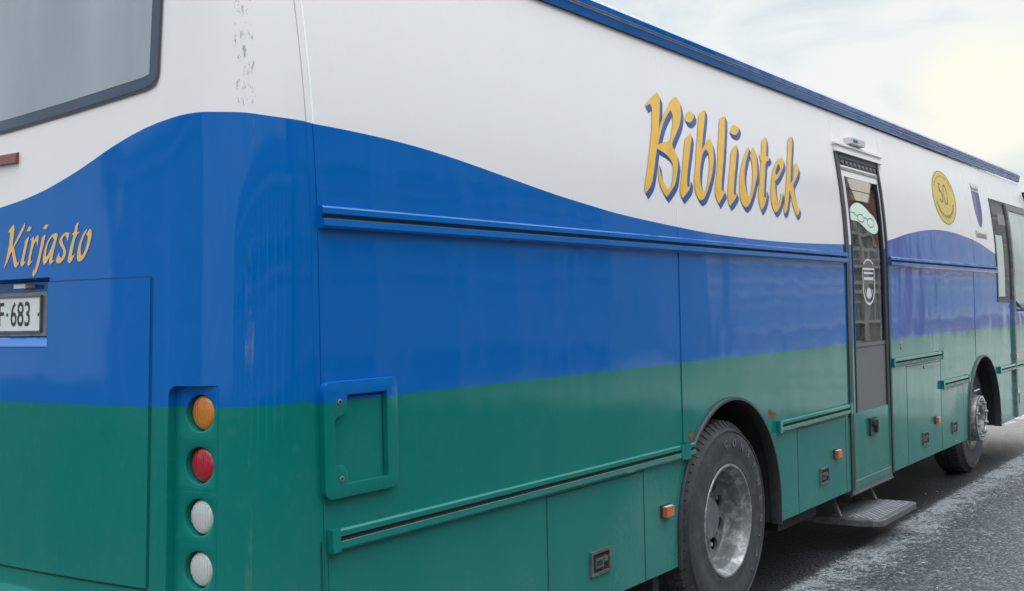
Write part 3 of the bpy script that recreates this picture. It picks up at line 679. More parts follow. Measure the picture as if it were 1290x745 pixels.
bm=bmesh.new(); bbox(bm,5.195,5.905,.92,1.375,-.030,-.014,0,1); obj('lower_grille',bm,['mesh'],door)
bm=bmesh.new(); bbox(bm,5.195,5.905,1.375,1.40,-.03,-.008); bbox(bm,5.185,5.199,.92,2.575,-.03,.000,1,12); bbox(bm,5.901,5.912,.92,2.575,-.03,.000,1,12)
bbox(bm,5.116,5.122,.455,2.655,-.004,-.002,2,12); bbox(bm,5.945,5.951,.455,2.655,-.004,-.002,2,12); bbox(bm,5.122,5.945,.447,.454,-.03,-.002,2)
obj('glazing_trim',bm,['grey','gasket','alu'],door)
bm=bmesh.new(); bbox(bm,5.05,5.97,.375,.445,-.06,-.002); bbox(bm,5.05,5.97,.365,.375,-.06,.006); obj('door_sill',bm,['grey'],bus)
bm=bmesh.new(); box(bm,5.44,5.585,-.012,.006,.733,.858); h=obj('door_handle',bm,'gasket',door,bevel=.006)
bm=bmesh.new(); lathe(bm,[(.028,0,0),(.028,-.012,0),(.022,-.018,0),(0,-.018,0)],(5.50,-.012,.82),seg=20); box(bm,5.53,5.56,-.03,-.012,.75,.84); obj('key_barrel',bm,'gap',h,smooth=True)
st=[(5.235,2.345),(5.30,2.385),(5.40,2.405),(5.50,2.402),(5.60,2.375),(5.68,2.345),(5.76,2.325),(5.82,2.29),(5.85,2.255),(5.84,2.22),(5.80,2.20),(5.74,2.192),(5.66,2.197),(5.58,2.215),(5.50,2.24),(5.42,2.262),(5.34,2.272),(5.26,2.268),(5.215,2.285),(5.212,2.315)]
lettering('door_sticker',[[st]],side,-.0135,None,0,0,['mint'],door)
lettering('sticker_drawing',[[thick(arc(5.46,2.295,.075,.028,20,380,20),.006)],[thick(arc(5.68,2.272,.078,.033,165,525,20),.006)],[thick([(5.535,2.298),(5.57,2.305),(5.605,2.290)],.006)],[thick([(5.39,2.305),(5.30,2.33),(5.22,2.325)],.006)]],side,-.0125,None,0,0,['ink'],door)
wc=[[thick(arc(5.56,1.80,.13,.125,180,360,14),.018)],[thick([(5.43,1.80),(5.43,1.93),(5.69,1.93),(5.69,1.80)],.016)],[thick([(5.45,1.86),(5.67,1.86)],.02)],[thick([(5.45,1.90),(5.67,1.90)],.014)],[disc_poly(5.56,1.755,.055,.04,12)],[thick([(5.45,1.965),(5.50,1.99),(5.56,2.0),(5.62,1.99),(5.67,1.965)],.012)],[thick(arc(5.56,1.795,.085,.08,190,350,10),.008)]]
lettering('door_emblem',wc,side,-.0135,None,0,0,['frost'],door)
# inside the door: step well with curved panels
bm=bmesh.new(); box(bm,5.12,5.95,.42,.44,.92,2.60,0)
box(bm,5.10,5.12,.05,.44,.5,2.65,0); box(bm,5.95,5.97,.05,.44,.5,2.65,0); box(bm,5.12,5.95,.05,.42,2.62,2.64,0); box(bm,5.12,5.95,.05,.42,.5,.52,0)
obj('step_well',bm,['inner'],door)
bm=bmesh.new()
def curved(bm,z0,z1,sag,mi,d=.03):
    n=10; rr=[]
    for k in range(n+1):
        x=5.13+.81*k/n; s=sag*math.sin(math.pi*k/n)
        rr.append([bm.verts.new((x,d+.05-s*1.5,z0-s*.35)),bm.verts.new((x,d+.05-s*1.5,z1-s*.35))])
    for a,b in zip(rr,rr[1:]): bm.faces.new((a[0],b[0],b[1],a[1])).material_index=mi
for z0,z1,mi in ((2.50,2.58,0),(2.43,2.495,0),(2.14,2.175,0),(2.06,2.125,0),(1.99,2.05,0),(1.90,1.985,1),(1.78,1.84,2),(1.70,1.74,0)): curved(bm,z0,z1,.03,mi)
obj('inner_panels',bm,['beige','pinkp','mint'],door)
# trim above the door and lamp
bm=bmesh.new(); bbox(bm,5.03,6.07,2.742,2.80,0,.014); bbox(bm,5.02,6.08,2.790,2.806,0,.030); bbox(bm,5.03,6.07,2.738,2.745,0,.026)
obj('drip_moulding',bm,'white',bus)
bm=bmesh.new()
for X0,X1,z0,z1 in ((5.30,5.60,2.818,2.862),): box(bm,X0,X1,bow(2.84)-.055,bow(2.84)+.001,z0,z1)
lo=obj('door_lamp',bm,'lampwhite',bus,bevel=.012)
bm=bmesh.new(); box(bm,5.33,5.57,bow(2.84)-.050,bow(2.84)-.006,2.812,2.8178); obj('lamp_diffuser',bm,'frost',lo,bevel=.002)
bm=bmesh.new(); box(bm,5.34,5.43,bow(2.84)-.0575,bow(2.84)-.054,2.83,2.85); obj('sensor',bm,'navy',lo)
# ------------------------------------------------------------ retractable step
bm=bmesh.new()
SX0,SX1,SY0,SY1,SZ=5.05,5.93,-.19,.20,.205
pts=[(SX0,SY1),(SX1,SY1),(SX1,SY0+.05),(SX1-.015,SY0+.015),(SX1-.05,SY0),(SX0+.06,SY0),(SX0+.018,SY0+.018),(SX0,SY0+.06)]
def flat(bm,pts,z0,z1,mi=0):
    a=[bm.verts.new((x,y,z0)) for x,y in pts]; b=[bm.verts.new((x,y,z1)) for x,y in pts]
    bm.faces.new(a[::-1] if False else a).material_index=mi; bm.faces.new(b[::-1]).material_index=mi
    for i in range(len(pts)):
        f=bm.faces.new((a[i],a[(i+1)%len(pts)],b[(i+1)%len(pts)],b[i])); f.material_index=mi
flat(bm,pts,SZ-.045,SZ)
bmesh.ops.recalc_face_normals(bm,faces=bm.faces)
step=obj('folding_step',bm,'grey',bus,bevel=.006)
bm=bmesh.new()
x=SX0+.07; r_=0
while x<SX1-.05:
    y=SY0+.05; k=0
    while y<SY1-.02:
        s=1 if (k+r_)%2 else -1
        c=Vector((x,y,SZ)); d=Vector((.016,.010*s*1.2,0)); n=Vector((-d.y,d.x,0)).normalized()*.004
        P=[c-d,c+n,c+d,c-n]; T=c+Vector((0,0,.004)); b=[bm.verts.new(p+Vector((0,0,.0005))) for p in P]; t=bm.verts.new(T)
        for i in range(4): bm.faces.new((b[i],b[(i+1)%4],t))
        y+=.024; k+=1
    x+=.030; r_+=1
obj('step_tread_pattern',bm,'steel',step)
bm=bmesh.new()
box(bm,SX0-.02,SX0+.015,SY0+.10,.75,SZ-.045,SZ-.005); box(bm,SX1-.02,SX1+.015,SY0+.10,.75,SZ-.045,SZ-.005)
box(bm,SX0+.10,SX1-.05,.22,.26,.30,.34); 
tube(bm,[(SX0+.02,.10,SZ),(SX0+.08,.22,.42)],.018,6); tube(bm,[(SX1-.08,.10,SZ),(SX1-.02,.22,.42)],.018,6)
box(bm,SX0+.0,SX0+.05,.30,.36,.18,.46); box(bm,SX1-.05,SX1,.30,.36,.18,.46)
obj('step_arm',bm,'grey',step)
# ------------------------------------------------------------ rear: lamp recess, lamps, lid, plate, window
def px(y,z): return -.30-(y-.09)/.18*.025+.04*(z-1.7)
bm=bmesh.new()
LZ=[1.395,1.238,1.082,.926]; LY=.187; LR=.0615; y0,y1=.118,.283
def sq(t,zc):
    c,s=math.cos(t),math.sin(t); hx0,hx1,hz=LY-y0,y1-LY,.0785
    k=min((hx1/c if c>1e-6 else 1e9),(hx0/-c if c<-1e-6 else 1e9),(hz/abs(s) if abs(s)>1e-6 else 1e9)); return LY+c*k,zc+s*k
NS=48
angs=sorted({6.283185*k/NS for k in range(NS)}|{math.atan2(b,a)%6.283185 for a in (y1-LY,y0-LY) for b in (.0785,-.0785)})
for zc in LZ:
    A=[sq(t,zc) for t in angs]; Bc=[(LY+LR*math.cos(t),zc+LR*math.sin(t)) for t in angs]; C=[(LY+(LR-.006)*math.cos(t),zc+(LR-.006)*math.sin(t)) for t in angs]
    n=len(angs)
    va=[bm.verts.new((px(*p),p[0],p[1])) for p in A]; vb=[bm.verts.new((px(*p)-.002,p[0],p[1])) for p in Bc]; vc=[bm.verts.new((px(*p)+.001,p[0],p[1])) for p in C]; vd=[bm.verts.new((px(*p)+.035,p[0],p[1])) for p in C]
    for k in range(n):
        q=(k+1)%n
        for a,b in ((va,vb),(vb,vc),(vc,vd)):
            f=bm.faces.new((a[k],a[q],b[q],b[k])); f.material_index=0 if (a[k].co.z+b[q].co.z)/2<GR else 1
    f=bm.faces.new(vd); f.material_index=2
zt=LZ[0]+.0785; zb_=LZ[3]-.0785
def pq(ya,za,yb_,zb2,mi): quad(bm,(px(ya,za),ya,za),(px(yb_,za),yb_,za),(px(yb_,zb2),yb_,zb2),(px(ya,zb2),ya,zb2),mi)
pq(y0,.38,y1,zb_,0); pq(y0,zt,y1,1.478,1)
zs=[.38,.6,.9,1.1,1.3,GR,1.478]
for a,b in zip(zs,zs[1:]):
    quad(bm,rear(y1,a),rear(y1,b),(px(y1,b),y1,b),(px(y1,a),y1,a),0 if b<=GR else 1)
    quad(bm,rear(y0,a),rear(y0,b),(px(y0,b),y0,b),(px(y0,a),y0,a),0 if b<=GR else 1)
ysx=[y0+(y1-y0)*k/8 for k in range(9)]
for a,b in zip(ysx,ysx[1:]): quad(bm,rear(a,1.478),rear(b,1.478),(px(b,1.478),b,1.478),(px(a,1.478),a,1.478),1)
# rounded upper outer corner of the recess
fr_=.034; ap=[(y1-fr_+fr_*math.cos(R(a)),1.478-fr_+fr_*math.sin(R(a))) for a in range(0,91,15)]
for (a,c),(d,f_) in zip(ap,ap[1:]):
    vs=[bm.verts.new(p) for p in (rear(y1,1.478),rear(a,c),rear(d,f_))]; bm.faces.new(vs).material_index=1
    quad(bm,rear(a,c),rear(d,f_),(px(d,f_),d,f_),(px(a,c),a,c),1)
bmesh.ops.remove_doubles(bm,verts=bm.verts,dist=1e-4)
pod=obj('lamp_recess',bm,['green','blue','gap'],bus,smooth=True)
for zc,nm,mt in zip(LZ,('indicator_lamp','brake_lamp','reversing_lamp','reversing_lamp'),('amber','red','clear','clear')):
    bm=bmesh.new(); c=(px(LY,zc)+.020,LY,zc)
    lathe(bm,[(.0545,.004,1),(.0545,-.004,1),(.051,-.006,0)]+[(.051*math.cos(R(a)),-.006-.010*math.sin(R(a)),0) for a in (15,30,45,60,75,90)],c,'x',40)
    lo_=obj(nm,bm,[mt,'gasket'],pod,smooth=True)
    if mt=='clear':
        bm=bmesh.new()
        for k in range(-4,5):
            yy=k*.0105; hh=math.sqrt(max(.046**2-yy*yy,0)); V=[]
            for j in range(9):
                zz=-hh+2*hh*j/8; rr=math.sqrt(yy*yy+zz*zz)/.051; xx=-.006-.010*math.sqrt(max(1-rr*rr,0))
                V.append([bm.verts.new((c[0]+xx+.0002,c[1]+yy-.0032,c[2]+zz)),bm.verts.new((c[0]+xx-.0022,c[1]+yy,c[2]+zz)),bm.verts.new((c[0]+xx+.0002,c[1]+yy+.0032,c[2]+zz))])
            for p_,q_ in zip(V,V[1:]):
                for i_ in range(2): bm.faces.new((p_[i_],q_[i_],q_[i_+1],p_[i_+1]))
        r_obj=obj('lens_ribs',bm,'ribs',pod); r_obj['kind']='part'; del r_obj['kind']
def rpatch(name,ys,zs,off,mats,parent,matf,skipf=None,edge=True):
    bm=bmesh.new(); V=[[bm.verts.new(rear(y,z,off)) for z in zs] for y in ys]
    fs={}
    for i in range(len(ys)-1):
        for j in range(len(zs)-1):
            ym,zm=(ys[i]+ys[i+1])/2,(zs[j]+zs[j+1])/2
            if skipf and skipf(ym,zm): continue
            f=bm.faces.new((V[i][j],V[i][j+1],V[i+1][j+1],V[i+1][j])); f.material_index=matf(ym,zm)
    if edge:
        es=[e for e in bm.edges if len(e.link_faces)==1]
        for e in es:
            mi=e.link_faces[0].material_index
            a,b=e.verts; 
            c=Vector((a.co.x+off+.003,a.co.y,a.co.z)); d=Vector((b.co.x+off+.003,b.co.y,b.co.z))
            f=bm.faces.new((a,b,bm.verts.new(d),bm.verts.new(c))); f.material_index=mi
    bmesh.ops.delete(bm,geom=[v for v in bm.verts if not v.link_faces],context='VERTS')
    bmesh.ops.remove_doubles(bm,verts=bm.verts,dist=1e-6)
    bmesh.ops.recalc_face_normals(bm,faces=bm.faces)
    return obj(name,bm,mats,parent,smooth=True)
ly0,ly1,lz0,lz1=.362,2.138,.862,1.812
ysl=sorted({ly0,ly1,.858,1.642}|{ly0+(ly1-ly0)*k/30 for k in range(31)}); zsl=sorted({lz0,lz1,1.595,GR}|{lz0+(lz1-lz0)*k/12 for k in range(13)})
lid=rpatch('engine_lid',ysl,zsl,.005,['green','blue'],bus,lambda y,z:0 if z<GR else 1,lambda y,z:.858<y<1.642 and z>1.60)
# shut line round the lid
bm=bmesh.new()
def rstrip(bm,pts,w,off,mi=0):
    for (a,b),(c,d) in zip(pts,pts[1:]):
        dv=Vector((c-a,d-b)).normalized(); n=Vector((-dv.y,dv.x))*w/2
        quad(bm,rear(a-n.x,b-n.y,off),rear(a+n.x,b+n.y,off),rear(c+n.x,d+n.y,off),rear(c-n.x,d-n.y,off),mi)
def arcpts():
    p=[(.858,lz1+.004)]+[(.858+(ly0-.858)*k/8,lz1+.004) for k in range(1,9)]
    p[-1]=(ly0-.004,lz1+.002)
    return p
for k in range(12):
    za,zb9=lz0+(lz1-lz0)*k/12,lz0+(lz1-lz0)*(k+1)/12
    rstrip(bm,[(ly0-.005,za),(ly0-.005,zb9)],.006,.001,1 if za+zb9>2*GR else 0)
rstrip(bm,[(ly0+(ly1-ly0)*k/20,lz0-.005) for k in range(21)],.006,.001)
rstrip(bm,[(ly0+(.858-ly0)*k/8,lz1+.003) for k in range(9)],.003,.001,1)
obj('lid_shut_line',bm,['gapgreen','gapblue'],bus)
# plate recess
bm=bmesh.new(); ya,yb2=.858,1.642; zA,zB=1.60,1.83; dp=.050
ysp=[ya+(yb2-ya)*k/10 for k in range(11)]
for a,b in zip(ysp,ysp[1:]):
    def bk(y): return min(max(y,ya+.028),yb2-.028)
    B0,B1=rear(bk(a),zA+.034,-dp),rear(bk(b),zA+.034,-dp); S0,S1=rear(bk(a),zA+.030,-.024),rear(bk(b),zA+.030,-.024); T0,T1=rear(bk(a),zB-.012,-dp),rear(bk(b),zB-.012,-dp)
    quad(bm,B0,B1,T1,T0); quad(bm,rear(a,zA,.004),rear(b,zA,.004),S1,S0); quad(bm,S0,S1,B1,B0); quad(bm,T0,T1,rear(b,zB,.003),rear(a,zB,.003))
for y,yi in ((ya,ya+.028),(yb2,yb2-.028)):
    quad(bm,rear(y,zA,.004),rear(yi,zA+.034,-dp),rear(yi,zB-.012,-dp),rear(y,zB,.003))
bmesh.ops.remove_doubles(bm,verts=bm.verts,dist=1e-5)
rec=obj('plate_recess',bm,'blue',bus)
# number plate
def flatx(x): return lambda y,z: Vector((x+.04*(z-1.7),y,z))
xp=rear(1.15,1.7,-dp).x
PY0,PZ0,PZ1=.945,1.652,1.768     # right-hand end of the plate
def ybox(bm,y0,y1,z0,z1,x0,x1,mi=0):
    vs=[bm.verts.new((x+.04*(z-1.7),y,z)) for x in (x0,x1) for y in (y0,y1) for z in (z0,z1)]
    for q in ((0,1,3,2),(4,6,7,5),(0,4,5,1),(2,3,7,6),(0,2,6,4),(1,5,7,3)): bm.faces.new([vs[i] for i in q]).material_index=mi
bm=bmesh.new(); ybox(bm,PY0-.030,1.615,PZ0-.018,PZ1+.016,xp-.014,xp-.004); obj('plate_holder',bm,'steel',bus,bevel=.004)
bm=bmesh.new(); ybox(bm,PY0,1.60,PZ0,PZ1,xp-.020,xp-.0142); pl=obj('number_plate',bm,'plate',bus,bevel=.003)
bm=bmesh.new()
for a,b,c,d in ((PY0-.004,1.604,PZ1-.001,PZ1+.005),(PY0-.004,1.604,PZ0-.005,PZ0+.001),(PY0-.005,PY0+.001,PZ0,PZ1)): ybox(bm,a,b,c,d,xp-.023,xp-.0143)
obj('plate_rim',bm,'grey',pl,bevel=.001)
XT=xp-.0206
def pt(yr,zr): return lambda a,b: Vector((XT+.04*(zr+b-1.7),yr-a,zr+b))
textmesh('683',.118,'ink','plate_characters',pl,pt(1.128,PZ0+.018),sx=.72,bold=.0012)
textmesh('F',.118,'ink','plate_characters',pl,pt(1.205,PZ0+.018),sx=.72,bold=.0012)
bm=bmesh.new(); ybox(bm,1.140,1.152,PZ0+.052,PZ0+.062,XT-.0003,XT+.0004); obj('plate_dot',bm,'ink',pl)
bm=bmesh.new(); ybox(bm,.952,.960,PZ0+.050,PZ0+.062,XT-.0003,XT+.0004); obj('plate_dot',bm,'ink',pl)
bm=bmesh.new(); ybox(bm,1.015,1.085,1.798,1.812,xp-.035,xp+.002); obj('plate_lamp',bm,'lampwhite',rec,bevel=.003)
# rear window (bonded pane, symmetrical about the centre line)
def wbot(y): 
    y=min(y,WID-y); return lerp([(.34,2.43),(.36,2.415),(.395,2.406),(.45,2.400),(.60,2.386),(.82,2.367),(1.166,2.349),(1.25,2.348)],y)
bm=bmesh.new(); ysw=[.335,.345,.365,.395,.44,.5,.6,.75,.95,1.1,1.25]; ysw+=[WID-y for y in ysw[-2::-1]]
def wl(y): 
    yy=min(y,WID-y); return yy
top=2.93; V=[];
for inset,off,mi in ((0,.0045,0),(.035,.0052,1)):
    rows=[]
    for y in ysw:
        t=(y-.335)/(WID-.67); ye=.335+inset+(WID-.67-2*inset)*t
        zb2=wbot(ye)+inset; zt2=top-inset
        rows.append([bm.verts.new(rear(ye+(.03*(1-(z-2.4)/.3) if False else (0.012*(2.7-z)/.3 if ye<1.25 else -.012*(2.7-z)/.3)) ,z,off)) for z in [zb2+(zt2-zb2)*q/5 for q in range(6)]])
    for a,b in zip(rows,rows[1:]):
        for k in range(5): bm.faces.new((a[k],a[k+1],b[k+1],b[k])).material_index=mi
rw=obj('rear_window',bm,['rearglassedge','rearglass'],bus,smooth=True)
bm=bmesh.new()
wp=[(.335+.012*(2.7-z)/.3-.004,z) for z in (2.92,2.8,2.7,2.6,2.5,2.45)]+[(y,wbot(y)-.005) for y in (.352,.365,.395,.44,.5,.6,.75,.95,1.1,1.25,1.5,1.8)]
rstrip(bm,wp,.010,.0048); obj('window_seal',bm,'gasket',rw)
# red reflector on the rear
bm=bmesh.new(); V=[]
for y in [1.045+.025*k for k in range(17)]: V.append([bm.verts.new(rear(y,z,o)) for z,o in ((2.228,.001),(2.231,.013),(2.263,.013),(2.267,.001))])
for a,b in zip(V,V[1:]):
    for k in range(3): bm.faces.new((a[k],a[k+1],b[k+1],b[k]))
bm.faces.new(V[0]); bm.faces.new(V[-1]); obj('high_brake_lamp',bm,'redrefl',bus)
# rear bumper step below the lid
bm=bmesh.new(); V=[]
for y in [.5+.05*k for k in range(31)]: 
    zt3=.800-.03*((1.25-y)/.75)**2*0-.055*max(0,(.93-min(y,WID-y))/.4)
    V.append([bm.verts.new(rear(y,zt3+dz,o)) for dz,o in ((0,.001),(-.004,.035),(-.05,.05),(-.25,.05),(-.27,.001))])
for a,b in zip(V,V[1:]):
    for k in range(4): bm.faces.new((a[k],a[k+1],b[k+1],b[k]))
obj('bumper_step',bm,'green',bus,smooth=True)
# scuffed corner moulding
bm=bmesh.new()
def cs(y0,y1,z0,z1,mi,n=30):
    zs=[z0+(z1-z0)*k/n for k in range(n+1)]; ys=[y0+(y1-y0)*k/4 for k in range(5)]
    V=[[bm.verts.new(rear(y,z,.0012)) for z in zs] for y in ys]
    for a,b in zip(V,V[1:]):
        for k in range(n): bm.faces.new((a[k],a[k+1],b[k+1],b[k])).material_index=mi
cs(.042,.078,2.325,3.0,0,20)
cs(.046,.062,GR+.003,2.295,1); cs(.046,.062,.5,GR-.003,2)
obj('scuffed_corner',bm,['scuffdark','scufflight','scufflight2'],bus,smooth=True)
# ------------------------------------------------------------ cab glass and front door
cab=None
def pane(name,loop,off,mat,parent): return lettering(name,[[loop]],side,off,None,0,0,[mat],parent)
bm=bmesh.new()
bbox(bm,9.70,9.735,1.66,2.74,0,.006,0,10); bbox(bm,9.735,11.40,2.71,2.74,0,.006,0); bbox(bm,9.735,10.42,1.66,1.69,0,.006,0)
sw=obj('cab_side_window',bm,'gasket',bus)
pane('cab_glass',[(9.735,1.69),(10.42,1.69),(10.42,2.71),(9.735,2.71)],.003,'cabglass',sw)
pane('sun_blind',[(9.75,1.72),(10.06,1.72),(10.06,2.36),(9.75,2.36)],.0042,'frostblind',sw)
bm=bmesh.new(); bbox(bm,9.98,10.32,2.48,2.60,.0036,.0048); obj('inner_mirror',bm,'greyprint',sw)
bm=bmesh.new()
bbox(bm,10.40,10.47,.42,2.73,0,.026,0,10); bbox(bm,10.47,11.5,2.66,2.72,0,.026,0); bbox(bm,10.47,11.5,1.60,1.64,0,.026,0)
fd=obj('front_door',bm,['steel'],bus)
pane('front_door_glass',[(10.47,1.64),(11.5,1.64),(11.5,2.66),(10.47,2.66)],.012,'cabglass2',fd)
bm=bmesh.new(); tube(bm,[(10.50,-.02,1.66),(10.54,-.05,1.61),(10.7,-.06,1.575),(11.0,-.06,1.565),(11.3,-.05,1.565)],.013,8)
obj('grab_rail',bm,'navy',fd,smooth=True)
# mirror ahead of the cab
bm=bmesh.new(); box(bm,12.0,12.14,-.02,.20,2.66,2.98); mo=obj('wing_mirror',bm,'gasket',bus,bevel=.03)
bm=bmesh.new(); tube(bm,[(12.1,.2,2.95),(12.0,.5,3.0),(11.8,.7,2.95)],.02); obj('mirror_arm',bm,'gasket',mo)
# ------------------------------------------------------------ wheels
def tyre_rear(cx,cz,yf,name='wheel',front=False):
    w=empty_child(name)
    bm=bmesh.new(); Rr=.525
    T=[(.292,.012,0),(.300,-.002,0),(.315,-.006,0),(.335,-.002,0),(.36,-.004,0),(.405,-.012,0),(.45,-.010,0),(.475,-.004,0),(.478,-.009,0),(.484,-.009,0),(.487,.000,0),(.497,.010,0),(.508,.024,0),(Rr,.040,0),(Rr+.004,.09,0),(Rr+.006,.14,0),(Rr+.004,.20,0),(Rr,.25,0),(.505,.27,0),(.45,.30,0),(.30,.30,0)]
    lathe(bm,T,(cx,yf,cz),'y',96)
    # shoulder lugs and grooves
    for k in range(64):
        t=6.283185*k/64; c,s=math.cos(t),math.sin(t); dt=.030
        def P(r,h,a): return (cx+r*math.cos(t+a),yf+h,cz+r*math.sin(t+a))
        prof=[(.500,.008),(.513,.022),(.534,.040),(.540,.085),(.530,.085),(.500,.04)]
        L1=[bm.verts.new(P(r,h,-dt)) for r,h in prof]; L2=[bm.verts.new(P(r,h,dt)) for r,h in prof]
        for i in range(3): bm.faces.new((L1[i],L2[i],L2[i+1],L1[i+1]))
        bm.faces.new(L1[::-1][:0] or L1); bm.faces.new(L2[::-1])
    for h in (.11,.165,.215):
        lathe(bm,[(Rr+.004,h-.022,0),(.540,h-.020,0),(.540,h+.020,0),(Rr+.004,h+.022,0)],(cx,yf,cz),'y',96)
    tyre=obj('tyre',bm,'tyre',w,smooth=True)
    return w,tyre
def empty_child(name):
    o=bpy.data.objects.new(name,None); COL.objects.link(o); o.parent=bus; return o
def add_holes_disc(bm,cx,cz,r0,r1,yv,nh,rh,mi=0,hr=None):
    """annular disc r0..r1 at depth yv with nh round holes centred on radius hr"""
    hr=hr or (r0+r1)/2
    n=nh*10
    for k in range(nh):
        a0=6.283185*k/nh; w=6.283185/nh
        # boundary of the sector
        bd=[]
        for i in range(9): bd.append((r1,a0+w*i/8))
        for i in range(1,4): bd.append((r1+(r0-r1)*i/4,a0+w))
        for i in range(9): bd.append((r0,a0+w-w*i/8))
        for i in range(1,4): bd.append((r0+(r1-r0)*i/4,a0))
        P=[(cx+r*math.cos(a),cz+r*math.sin(a)) for r,a in bd]
        hc=(cx+hr*math.cos(a0+w/2),cz+hr*math.sin(a0+w/2))
        Q=[]
        for p in P:
            d=Vector((p[0]-hc[0],p[1]-hc[1])).normalized()*rh; Q.append((hc[0]+d.x,hc[1]+d.y))
        def yy(p): 
            r=math.hypot(p[0]-cx,p[1]-cz); return yv(r)
        va=[bm.verts.new((p[0],yy(p),p[1])) for p in P]; vb=[bm.verts.new((p[0],yy(p),p[1])) for p in Q]; vc=[bm.verts.new((p[0],yy(p)+.02,p[1])) for p in Q]
        m=len(P)
        for i in range(m):
            j=(i+1)%m
            bm.faces.new((va[i],va[j],vb[j],vb[i])).material_index=mi; bm.faces.new((vb[i],vb[j],vc[j],vc[i])).material_index=mi
# rear: dual wheel, deeply dished outer rim
YF=.015; cx,cz=3.045,.527
w,ty=tyre_rear(cx,cz,YF)
bm=bmesh.new()
lathe(bm,[(.296,YF+.010,0),(.303,YF-.004,0),(.300,YF-.008,0),(.290,YF-.008,0),(.284,YF+.002,0),(.279,YF+.020,0),(.274,YF+.030,0),(.262,YF+.040,0),(.258,YF+.060,0),(.256,YF+.09,0),(.252,YF+.120,0),(.247,YF+.132,0)],(cx,0,cz),'y',72)
add_holes_disc(bm,cx,cz,.135,.247,lambda r: YF+.132+.022*(.247-r)/.11,10,.038,1,.198)
lathe(bm,[(.135,YF+.155,1),(.130,YF+.148,1),(.118,YF+.148,1),(.115,YF+.11,1),(.105,YF+.10,1),(0,YF+.095,1)],(cx,0,cz),'y',48)
for k in range(10):
    t=6.283185*(k+.5)/10+.3; lathe(bm,[(.016,0,0),(.016,-.02,0),(.011,-.034,0),(0,-.036,0)],(cx+.158*math.cos(t),YF+.153,cz+.158*math.sin(t)),'y',6)
obj('rim',bm,['rim','rimdisc'],w,smooth=True)
bm=bmesh.new(); lathe(bm,[(.25,YF+.22,0),(.0,YF+.22,0)],(cx,0,cz),'y',32); lathe(bm,[(.30,YF+.34,0),(.50,YF+.33,0),(.525,YF+.37,0),(.525,YF+.57,0),(.3,YF+.60,0)],(cx,0,cz),'y',64)
obj('inner_tyre',bm,'under',w,smooth=True)
# raised maker's name on the sidewall
for i,ch in enumerate('CONTINENTAL'):
    ang=R(95-i*14.5); r=.418
    def fn(a,b,ang=ang,r=r):
        a-=.017; th=ang; rad=Vector((math.cos(th),math.sin(th))); tan=Vector((math.sin(th),-math.cos(th)))
        p=rad*(r-.02+b)+tan*a; return Vector((cx+p.x,YF-.0150,cz+p.y))
    textmesh(ch,.056,'tyretext','raised_letter',w,fn,bold=.002)
# front: convex disc and bolt ring
YF=.135; cx,cz=9.04,.531
w,ty=tyre_rear(cx,cz,YF)
bm=bmesh.new()
lathe(bm,[(.296,YF+.010,0),(.303,YF-.004,0),(.290,YF-.008,0),(.279,YF+.020,0),(.262,YF+.035,0),(.256,YF+.055,0),(.245,YF+.06,0),(.235,YF+.03,0),(.225,YF-.04,0),(.222,YF-.075,0),(.215,YF-.085,0),(.125,YF-.088,0),(.120,YF-.07,0),(.118,YF-.00,1),(.0,YF+.0,1)],(cx,0,cz),'y',72)
for k in range(10):
    t=6.283185*(k+.5)/10; lathe(bm,[(.018,0,0),(.018,-.022,0),(.012,-.032,0),(0,-.034,0)],(cx+.172*math.cos(t),YF-.087,cz+.172*math.sin(t)),'y',6)
obj('rim',bm,['rim','under'],w,smooth=True)
bm=bmesh.new(); lathe(bm,[(.218,YF-.089,0),(.218,YF-.098,0),(.196,YF-.099,0),(.194,YF-.088,0)],(cx,0,cz),'y',60)
obj('trim_ring',bm,'alu',w,smooth=True)
bm=bmesh.new(); tube(bm,[(cx-.10,YF+.0,cz+.22),(cx-.12,YF-.06,cz+.27),(cx-.06,YF-.09,cz+.285),(cx-.02,YF-.04,cz+.26)],.008); obj('valve_extension',bm,'alu',w,smooth=True)
# ------------------------------------------------------------ underbody
bm=bmesh.new()
box(bm,.2,2.35,.06,2.44,.60,.75); box(bm,3.8,8.2,.06,2.44,.60,.75); box(bm,9.7,12,.06,2.44,.60,.75); box(bm,2.3,3.9,.8,2.44,.62,.75); box(bm,8.1,9.8,.8,2.44,.62,.75)
box(bm,.3,11.5,.78,.86,.42,.62); box(bm,.3,11.5,1.64,1.72,.42,.62)
obj('chassis_floor',bm,'under',bus)
bm=bmesh.new(); box(bm,3.95,4.6,.10,.70,.30,.58); obj('battery_box',bm,'under',bus,bevel=.02)
bm=bmesh.new(); lathe(bm,[(0,0,0),(.13,.01,0),(.16,.05,0),(.16,1.0,0),(.13,1.04,0),(0,1.05,0)],(6.5,.45,.43),'x',28); obj('air_tank',bm,'under',bus,smooth=True)
bm=bmesh.new(); box(bm,2.30,2.36,.08,.62,.14,.60); obj('mud_flap',bm,'rubber',bus,bevel=.01)
bm=bmesh.new(); tube(bm,[(3.045,.6,.527),(3.045,1.9,.527)],.11,12)
obj('axle',bm,'under',bus,smooth=True)
bm=bmesh.new(); tube(bm,[(8.985,.6,.45),(8.985,1.9,.45)],.07,12)
obj('axle',bm,'under',bus,smooth=True)
bm=bmesh.new(); box(bm,1.2,2.0,.12,.6,.33,.6); obj('heater_box',bm,'under',bus,bevel=.02)
for ax in (3.045,8.985):
    bm=bmesh.new(); lathe(bm,[(.3,0,0),(.5,0,0),(.525,-.04,0),(.525,-.25,0),(.5,-.27,0),(.25,-.28,0),(.0,-.2,0)],(ax,2.44,.527),'y',48); obj('offside_wheel',bm,'tyre',bus,smooth=True)
